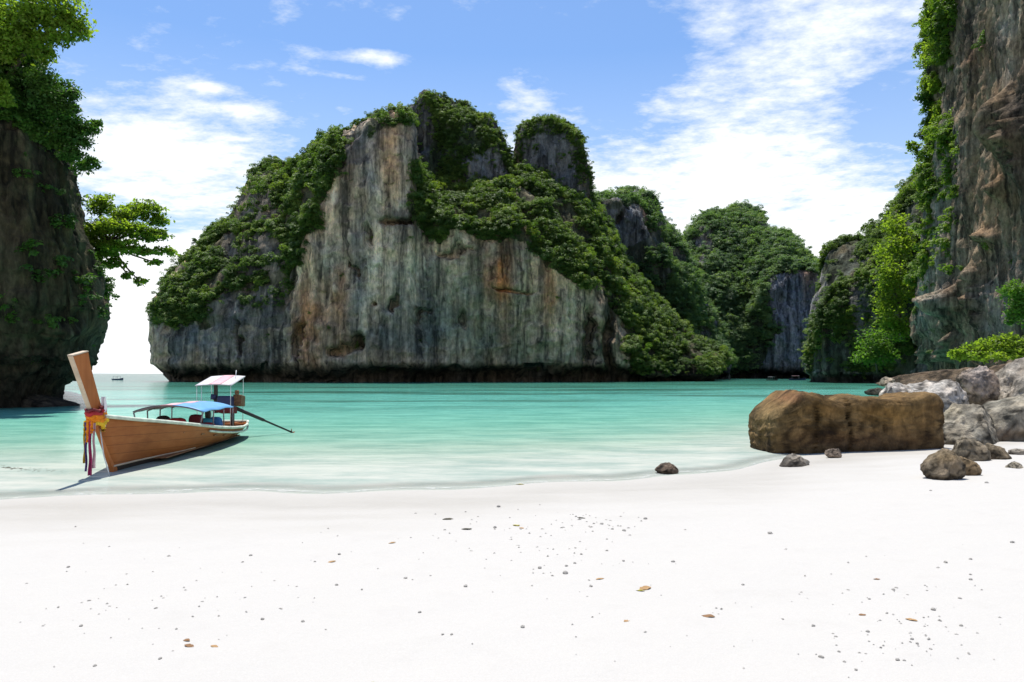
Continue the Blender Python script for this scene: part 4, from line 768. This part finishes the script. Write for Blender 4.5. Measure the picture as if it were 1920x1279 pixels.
    for z in zs:
        f = -RK * max(z, 0) - 0.04; w = np.interp(z, [-.1, 0.6, 1.3, 2.42], [0.20, 0.34, 0.44, 0.60]); fr.append(f); bk.append(f + w); th.append(np.interp(z, [-.1, 1.2, 2.42], [0.04, 0.045, 0.05]))
    V = []; 
    for i, z in enumerate(zs):
        zb = z + (0.10 if i == len(zs) - 1 else 0.0); V += [(-th[i], fr[i], z), (th[i], fr[i], z), (th[i], bk[i], zb), (-th[i], bk[i], zb)]
    fs = []
    for i in range(len(zs) - 1):
        for j in range(4): fs.append((i * 4 + j, i * 4 + (j + 1) % 4, (i + 1) * 4 + (j + 1) % 4, (i + 1) * 4 + j))
    e = (len(zs) - 1) * 4; fs += [(3, 2, 1, 0), (e, e + 1, e + 2, e + 3)]; mb = MB(); mb.add(V, fs); st = mb.build('stem_post', M_STEM, root, bevel=0.012)
    V = []
    for i, z in enumerate(zs[7:]):
        i += 7; V += [(-th[i] * .92, fr[i] - 0.014, z), (th[i] * .92, fr[i] - 0.014, z), (th[i] * .92, fr[i] + 0.01, z), (-th[i] * .92, fr[i] + 0.01, z)]
    n = len(zs) - 7; fs = [(i * 4 + j, i * 4 + (j + 1) % 4, (i + 1) * 4 + (j + 1) % 4, (i + 1) * 4 + j) for i in range(n - 1) for j in range(4)] + [(3, 2, 1, 0), ((n - 1) * 4, (n - 1) * 4 + 1, (n - 1) * 4 + 2, (n - 1) * 4 + 3)]
    mb = MB(); mb.add(V, fs); mb.build('facing', M_CREAM, st)
    t_, f_, b_ = th[-1] + .004, fr[-1] - .01, bk[-1] + .004; mb = MB()
    mb.add([(-t_, f_, 2.424), (t_, f_, 2.424), (t_, b_, 2.526), (-t_, b_, 2.526), (-t_, f_ + .0, 2.45), (t_, f_, 2.45), (t_, b_ - .02, 2.545), (-t_, b_ - .02, 2.545)], [(3, 2, 1, 0), (4, 5, 6, 7), (0, 1, 5, 4), (1, 2, 6, 5), (2, 3, 7, 6), (3, 0, 4, 7)]); mb.build('cap', M_CREAM, st)
    # garlands and ribbons
    def stemf(z): return -RK * z - 0.04
    rr = random.Random(5)
    for z, mat, rad, nm in ((1.40, M_DKRED, 0.028, 'sash'), (1.33, M_RED, 0.045, 'garland'), (1.27, M_ORANGE, 0.05, 'garland'), (1.20, M_ORANGE, 0.055, 'garland'), (1.13, M_YELLOW, 0.05, 'garland')):
        f = stemf(z); w = np.interp(z, [-.1, 0.6, 1.3, 2.42], [0.20, 0.34, 0.44, 0.60]); pts = []
        for q in np.linspace(0, 2 * math.pi, 22):
            pts.append((0.115 * math.cos(q) * (1.0 if abs(math.cos(q)) < .7 else 1), f + w / 2 + (w / 2 + 0.05) * math.sin(q), z + 0.02 * math.sin(q * 5) - 0.04 * (math.sin(q) < 0)))
        mb = MB(); mb.tube(pts, [rad * rr.uniform(.85, 1.15) for _ in pts], 8); mb.build(nm, mat, st, True)
    for x, s0, z0, z1, mat, rad in ((-.06, stemf(1.2) - .06, 1.2, .72, M_ORANGE, .045), (-.13, stemf(1.2) - .03, 1.15, .85, M_YELLOW, .032), (.12, stemf(1.1) + .12, 1.15, .92, M_YELLOW, .045), (.02, stemf(1.2) - .075, 1.2, .9, M_ORANGE, .04)):
        mb = MB(); zz = np.linspace(z0, z1, 10); mb.tube([(x + .01 * math.sin(i * 2), s0, z) for i, z in enumerate(zz)], [rad * (0.8 + 0.3 * (i % 2)) for i in range(10)], 8); mb.build('garland', mat, st, True)
    def ribbon(x, s, z0, z1, w, mat, seed, nm='ribbon'):
        r2 = random.Random(seed); rows = []; ph = r2.uniform(0, 6)
        for i in range(18):
            z = z0 + (z1 - z0) * i / 17; fold = 0.006 * math.sin(i * .6 + ph); rows.append([(x + (q - .5) * w * (1 - .2 * i / 17) + fold, s + 0.03 * math.sin(q * 9 + ph + i * .2) + fold, z) for q in np.linspace(0, 1, 7)])
        V = [p for row in rows for p in row]; V2 = [(p[0], p[1] + .008, p[2]) for p in V]; n = len(V); Q = grid_quads(18, 7).tolist(); fs = [tuple(q) for q in Q] + [tuple(n + i for i in q[::-1]) for q in Q]
        mb = MB(); mb.add(V + V2, fs); mb.build(nm, mat, st, True)
    rs = stemf(1.2) - .10
    ribbon(.0, rs, 1.15, .06, .075, M_MAG, 1); ribbon(-.09, rs + .02, 1.12, .14, .05, M_PURP, 2); ribbon(.06, rs + .03, 1.1, .2, .05, M_PINK, 3); ribbon(-.13, rs + .05, 1.1, .3, .03, M_YELLOW, 4)
    ribbon(.13, stemf(1.4) + .34, 1.62, 1.15, .08, M_WCLOTH, 5, 'gauze_scarf'); ribbon(.10, stemf(1.4) + .42, 1.5, 1.0, .08, M_WCLOTH, 6, 'gauze_scarf')
    mb = MB(); mb.tube([(0.05, stemf(0.9), 0.95), (0.12, -0.7, 0.45), (0.2, -0.62, 0.0), (0.3, -0.5, -0.12)], 0.012, 6); mb.build('mooring_rope', M_WHITEP, root, True)
    # passenger canopy
    cn = empty('canopy', (0, 0, 0)); cn.parent = root
    prof = lambda u: 1.29 - 0.17 * abs(u) ** 2.2
    def roof(u0, u1, mat, nm, dz=0.0, s0=3.2, s1=5.95):
        mb = MB(); mb.sheet([[(u * 0.88, s, prof(u) + dz + 0.012 * math.sin(s * 5 + u)) for u in np.linspace(u0, u1, 7)] for s in np.linspace(s0, s1, 14)], 0.018); mb.build(nm, mat, cn, True)
    roof(-1.0, -.24, M_GREYT, 'grey_tarpaulin'); roof(-.24, .12, M_PINK, 'pink_tarpaulin', .004); roof(.12, 1.0, M_BLUE, 'blue_tarpaulin')
    for s in (3.22, 4.1, 5.0, 5.9):
        mb = MB(); mb.tube([(u * 0.87, s, prof(u) - 0.035) for u in np.linspace(-1, 1, 15)], 0.018, 6); mb.build('hoop', M_POST, cn, True)
        for sd_ in (-1, 1):
            mb = MB(); mb.tube([(sd_ * .86, s, prof(1) - .03), (sd_ * (wg(s / Lb) - .03), s, gz(s / Lb) - 0.02)], 0.018, 6); mb.build('post', M_POST, cn, True)
    # stern roof
    mb = MB(); mb.sheet([[(x, s, 1.71 + (s - 7.1) * 0.17 + 0.05 * (1 - (x / .72) ** 2)) for x in np.linspace(-.6, .5, 9)] for s in np.linspace(7.1, 8.7, 8)], 0.025); so_ = mb.build('stern_roof', M_WHITET, root, True)
    mb = MB(); mb.sheet([[(x, s, 1.716 + (s - 7.1) * 0.17 + 0.05 * (1 - (x / .72) ** 2)) for x in np.linspace(-.2, .18, 5)] for s in np.linspace(7.1, 8.7, 8)], 0.006); mb.build('pink_band', M_PINK, so_, True)
    for x, s in ((-.56, 7.15), (-.42, 7.15), (.46, 7.15), (-.56, 8.6), (.46, 8.6)):
        zt = 1.70 + (s - 7.1) * .17; mb = MB(); mb.tube([(x, s, zt), (x * .97, s, gz(s / Lb) - .02)], 0.010, 6); mb.build('post', M_WHITEP, so_, True)
    mb = MB(); mb.box((-.12, 7.6, 1.31), (.10, .10, .94)); mb.build('post', M_DARK, so_)
    mb = MB(); mb.tube([(0.32, 8.2, 1.9), (0.34, 8.22, 2.2)], 0.012, 6); mb.build('mast', M_WHITEP, so_, True)
    # engine with long tail shaft
    en = empty('engine', (0, 0, 0)); en.parent = root; rx = Matrix.Rotation(-0.12, 3, 'X')
    mb = MB(); mb.box((.18, 7.75, 1.18), (.46, .62, .36), rx); mb.build('engine_block', M_NAVY, en, bevel=0.05)
    mb = MB(); mb.box((.16, 7.8, 0.93), (.5, .6, .2), rx); mb.build('engine_bed', M_DKRED, en, bevel=0.03)
    mb = MB(); mb.box((.50, 7.95, 1.22), (.26, .5, .34), rx); mb.tube([(.5, 7.7, 1.42), (.5, 7.7, 1.56)], .07, 10); mb.build('radiator', M_RUST, en, bevel=0.04)
    mb = MB(); mb.tube([(-.1, 7.6, 1.34), (-.26, 7.58, 1.36)], .09, 12); mb.build('air_filter', M_NAVY, en, True)
    mb = MB(); mb.tube([(.1, 7.5, 1.1), (-.3, 7.0, 1.15), (-.62, 6.6, 1.2)], .02, 8); mb.build('tiller', M_DARK, en, True)
    mb = MB(); mb.tube([(.2, 8.3, .95), (.2, 8.3, .35)], .06, 10); mb.build('swivel_post', M_DARK, en, True)
    P1 = Mi @ W(547, 810.5, 25.8); P0 = Vector((.26, 8.05, 1.02)); mb = MB(); mb.tube([P0, P0.lerp(P1, .5), P0.lerp(P1, .52), P1], [.06, .055, .035, .03], 10); mb.build('tail_shaft', M_DARK, en, True)
    mb = MB(); dr = (P1 - P0).normalized(); a = dr.cross(Vector((0, 0, 1))).normalized(); b = dr.cross(a)
    for i in range(3):
        q = i * 2.094; e1 = a * math.cos(q) + b * math.sin(q); e2 = dr.cross(e1); mb.add([P1 + e1 * .02 - e2 * .02, P1 + e1 * .13 - e2 * .05 + dr * .03, P1 + e1 * .14 + e2 * .04 - dr * .02, P1 + e1 * .02 + e2 * .02, P1 + e1 * .08 + dr * .03, P1 + e1 * .08 - dr * .03], [(0, 1, 4), (1, 2, 4), (2, 3, 4), (3, 0, 4), (1, 0, 5), (2, 1, 5), (3, 2, 5), (0, 3, 5)])
    mb.build('propeller', M_RUST, en)
    # loose gear aboard
    def gear(name, loc, size, mat, label, cat, rz=0.0, power=3.2, seed=1):
        V0, T = ICO[4]; V = V0 / (np.abs(V0) ** power).sum(1)[:, None] ** (1 / power); V = V * (1 + 0.10 * fbm(V * 1.8 + seed, 3, seed))[:, None] * np.array(size) / 2
        o = add_obj(name, mesh_np(name, V, T), mat); o.location = Mw @ Vector(loc); o.rotation_euler = (0, 0, BROT + rz); o['label'] = label; o['category'] = cat; return o
    gear('bag', (.30, 5.15, .62), (.46, .34, .42), M_TEAL, 'teal bag under the blue canopy of the boat', 'bag', .2, 3, 2)
    gear('bag', (.40, 5.75, .60), (.42, .36, .46), M_CBLUE, 'blue bag behind the teal bag in the boat', 'bag', -.2, 2.8, 3)
    gear('cushion', (.5, 4.7, .60), (.40, .5, .26), M_RED, 'red cushion in front of the teal bag in the boat', 'cushion', .1, 3.4, 4)
    gear('cushion', (-.05, 3.9, .76), (.5, .3, .3), M_RED, 'red cushion under the grey front of the canopy', 'cushion', .3, 3.0, 5)
    gear('bundle', (-.42, 4.0, .80), (.36, .4, .34), M_DARK, 'dark bundle beside the red cushion at the canopy front', 'bundle', .0, 2.6, 6)
    gear('crate', (.30, 4.4, .72), (.34, .3, .5), M_DKRED, 'dark red crate standing in the middle of the boat', 'crate', .1, 5.0, 7)
    gear('coat', (.34, 5.3, .92), (.16, .14, .36), M_DARK, 'dark coat hanging under the blue canopy above the teal bag', 'coat', .1, 2.4, 8)
    return root
build_boat()

def small_boat(px, py, d, L_, heading, mats, label, roofed=True):
    b = W(px, py, d); root = empty('distant_boat', (b.x, b.y, 0.0), label=label, category='boat', group='boats far across the bay'); root.rotation_euler = (0, 0, heading)
    rows = []
    for k in np.linspace(0, 1, 11):
        w = L_ * 0.13 * float(np.interp(k, [0, .15, .5, .85, 1], [.05, .6, 1, .9, .6])); g = L_ * float(np.interp(k, [0, .2, .5, 1], [.15, .1, .075, .085])); rows += [(-w, (k - .5) * L_, g), (-w * .7, (k - .5) * L_, -.1), (w * .7, (k - .5) * L_, -.1), (w, (k - .5) * L_, g)]
    mb = MB(); q = grid_quads(11, 4).tolist(); mb.add(rows, [tuple(x) for x in q] + [tuple(i * 4 + j for j in (0, 3)) + tuple((i + 1) * 4 + j for j in (3, 0)) for i in range(10)] + [(0, 1, 2, 3), (43, 42, 41, 40)]); mb.build('hull', mats[0], root)
    if roofed:
        mb = MB(); mb.sheet([[(x * L_ * .12, y * L_, L_ * .27 - .02 * x * x) for x in (-1, -.5, 0, .5, 1)] for y in (-.12, .05, .2, .32)], .05); mb.build('roof', mats[1], root)
        for x in (-1, 1):
            for y in (-.1, .3):
                mb = MB(); mb.tube([(x * L_ * .11, y * L_, L_ * .07), (x * L_ * .11, y * L_, L_ * .265)], .04, 6); mb.build('post', M_POST, root)
small_boat(221, 709, 230, 4.6, 1.2, (M_NAVY, M_GREYT), 'dark boat alone on the open sea beyond the dark cliff')
small_boat(1448, 713, 215, 4.0, 0.5, (M_DARK, M_WHITET), 'small white roofed boat below the distant hill')
small_boat(1495, 712, 225, 5.0, 0.9, (M_NAVY, M_PINK), 'small dark boat nearest the green hill across the bay')

# ------------------------------------------------------------------ litter on the sand
M_DRY = simple('dry_leaf', (0.22, 0.12, 0.055), 0.8, 0.35, 30); M_TAN = simple('tan_leaf', (0.36, 0.22, 0.10), 0.8, 0.35, 30); M_YEL = simple('yellow_leaf', (0.38, 0.33, 0.05), 0.7, 0.3, 30); M_CORAL = simple('coral_fragment', (0.36, 0.34, 0.31), 0.9, 0.4, 25, 0.4); M_DKLEAF = simple('dark_leaf', (0.05, 0.045, 0.025), 0.8, 0.3, 30)
def leaf_mesh(seed):
    r = random.Random(seed); rows = []
    for i in range(7):
        t = i / 6; w = 0.24 * math.sin(math.pi * min(1, t * .94 + .03)) ** .8; z = 0.05 * math.sin(t * 3.0 + r.uniform(-.5, .5)) + .04; rows.append([(-w, t - .5, z + .07 * r.random()), (0, t - .5, z), (w, t - .5, z + .08 * r.random())])
    mb = MB(); mb.sheet(rows, 0.012); me = bpy.data.meshes.new('fallen_leaf'); me.from_pydata(mb.v, [], mb.f); me.update(); return me
def litter(kind, px, py, wpx, mat, label, seed, group=None):
    x, y, z = ground_hit(px, py); s = wpx / F * y * (0.8 if kind == 'coral' else 1.0)
    if kind == 'leaf': me = leaf_mesh(seed); nm, cat, dz = 'fallen_leaf', 'leaf', -0.02 * s
    else:
        V0, T = ICO[3]; r = np.random.default_rng(seed); V = V0 * np.array([0.5, 0.42, 0.3]) * (1 + 0.5 * fbm(V0 * 1.4 + seed, 3, seed))[:, None]; me = mesh_np('coral_fragment', V, T, False); nm, cat, dz = 'coral_fragment', 'coral', 0.10 * s
    me.materials.append(mat); o = add_obj(nm, me); o.location = (x, y, z + dz); o.scale = (s, s, s) if kind != 'leaf' else (s * 1.3, s * 1.3, s); o.rotation_euler = (random.uniform(-.15, .15), random.uniform(-.15, .15), random.uniform(0.6, 2.4)); o['label'] = label; o['category'] = cat
    if group: o['group'] = group
for i, (a, b, w, m, lab) in enumerate([(840, 974, 16, M_DKLEAF, 'dark curled leaf on the damp sand nearest the water'), (875, 993, 16, M_DKLEAF, 'dark leaf just below the one nearest the water'), (968, 985, 15, M_YEL, 'yellow leaf on the damp sand before the island'), (978, 990, 10, M_TAN, 'small tan leaf touching the yellow leaf'),
    (1090, 973, 14, M_DKLEAF, 'dark leaf in a line right of the yellow leaf'), (622, 1052, 13, M_TAN, 'single tan leaf on bare sand below the boat stern'), (1210, 1102, 26, M_TAN, 'largest crumpled tan leaf on the middle of the beach'), (1200, 1106, 14, M_YEL, 'yellowish scrap under the largest crumpled tan leaf'), (1328, 1155, 19, M_DRY, 'thin dark brown leaf in the middle foreground'),
    (1618, 1149, 13, M_DRY, 'reddish brown leaf on sand below the beach stones'), (1645, 1087, 11, M_DRY, 'round brown leaf just above the reddish brown one'), (350, 1202, 15, M_DRY, 'upper of two crossed brown twigs of leaf in the foreground'), (355, 1213, 18, M_DRY, 'lower of two crossed brown twigs of leaf in the foreground'), (402, 1214, 14, M_TAN, 'tan leaf beside the two crossed brown ones'),
    (703, 1276, 16, M_YEL, 'green yellow leaf at the bottom edge of the picture'), (1125, 1087, 15, M_TAN, 'pale tan scrap left of the largest crumpled leaf'), (1175, 1166, 13, M_TAN, 'tan leaf below the largest crumpled leaf'), (735, 1018, 11, M_TAN, 'faint tan leaf below the damp sand'), (1708, 1160, 18, M_TAN, 'pale crumpled leaf among grey fragments'), (975, 909, 12, M_YEL, 'yellow leaf floating at the very edge of the water')]):
    litter('leaf', a, b, w, m, lab, 300 + i)
PEB = [(1060, 1076, 15), (1062, 1063, 9), (1012, 1066, 11), (568, 1165, 10), (492, 1161, 10), (470, 1042, 9), (787, 1144, 9), (980, 1177, 11), (300, 1237, 9), (178, 1250, 9), (152, 1177, 10), (1683, 1240, 11), (1262, 1055, 10), (1525, 1171, 10), (1627, 1184, 10), (1605, 1258, 9), (1850, 905, 9), (1108, 1101, 9), (1540, 1232, 13), (1170, 995, 10), (1210, 975, 10), (1128, 984, 9), (1148, 993, 8), (1675, 1105, 9), (1820, 1091, 9), (1820, 1048, 9), (1773, 1056, 10), (1898, 1018, 9), (1750, 1141, 12), (1802, 1172, 9), (1710, 1202, 9), (1720, 1210, 8), (1745, 1219, 8), (1573, 1221, 8), (1393, 1097, 8), (1444, 1001, 12), (1078, 1058, 8), (1090, 1042, 7), (1138, 1033, 8), (167, 1129, 8), (128, 1062, 8), (636, 1038, 8), (631, 1096, 9), (760, 1082, 10), (873, 1100, 11), (847, 1188, 8), (830, 1187, 7), (935, 950, 11), (928, 990, 9), (1169, 1053, 7), (1745, 920, 6), (1630, 1120, 8), (1800, 1120, 8), (1820, 1080, 7)]
for i, (a, b, w) in enumerate(PEB): litter('coral', a, b, w, M_CORAL, 'small grey coral fragment scattered on the white sand', 400 + i, 'coral fragments on the sand')
def fine_litter():
    V0, T = ICO[3]; import bmesh
    base = np.array([[-.5, -.3, 0], [.5, -.35, 0], [.45, .3, 0], [-.4, .4, 0], [0, 0, .45]]); tr = np.array([[0, 1, 4], [1, 2, 4], [2, 3, 4], [3, 0, 4]]); Vs, Ts = [], []; k = 0
    cl = [(1050, 1050, 130, 70), (1680, 1110, 160, 90), (900, 1010, 160, 50), (500, 1080, 300, 100), (1350, 1150, 500, 100), (1700, 1200, 150, 60), (250, 1130, 200, 90), (1080, 985, 120, 20)]
    for i in range(330):
        c = cl[R.integers(len(cl))]; px, py = R.normal(c[0], c[2] * .6), R.normal(c[1], c[3] * .6)
        if py < 940 or py > 1278 or px < 0 or px > 1920: continue
        x, y, z = ground_hit(px, py); s = R.uniform(2, 6) / F * y; a = R.uniform(0, 6.28); q = base * s * np.array([R.uniform(.6, 1.4), 1, R.uniform(.4, 1)]); q = q @ np.array([[math.cos(a), math.sin(a), 0], [-math.sin(a), math.cos(a), 0], [0, 0, 1]]); Vs.append(q + np.array([x, y, z + .003])); Ts.append(tr + 5 * k); k += 1
    add_obj('debris', mesh_np('debris', np.concatenate(Vs), np.concatenate(Ts), False), M_CORAL, kind='stuff', label='fine shell and coral crumbs sprinkled over the beach')
    Vs, Ts, k = [], [], 0
    for i in range(90):
        u = R.random() ** 1.5; px, py = 5 + 135 * u + R.normal(0, 4), 878 + 10 * u + R.normal(0, 1.6)
        y = 2.12 * F / (py - HZ); x = (px - 960) / F * y; s = R.uniform(.03, .08) * (1.2 - u * .7); a = R.uniform(0, 6.28); q = base * s * np.array([2.0, .8, .35]); q = q @ np.array([[math.cos(a), math.sin(a), 0], [-math.sin(a), math.cos(a), 0], [0, 0, 1]]); Vs.append(q + np.array([x, y, -.004])); Ts.append(tr + 5 * k); k += 1
    add_obj('seaweed', mesh_np('seaweed', np.concatenate(Vs), np.concatenate(Ts), False), M_DKLEAF, kind='stuff', label='dark line of seaweed scraps floating by the shore')
fine_litter()
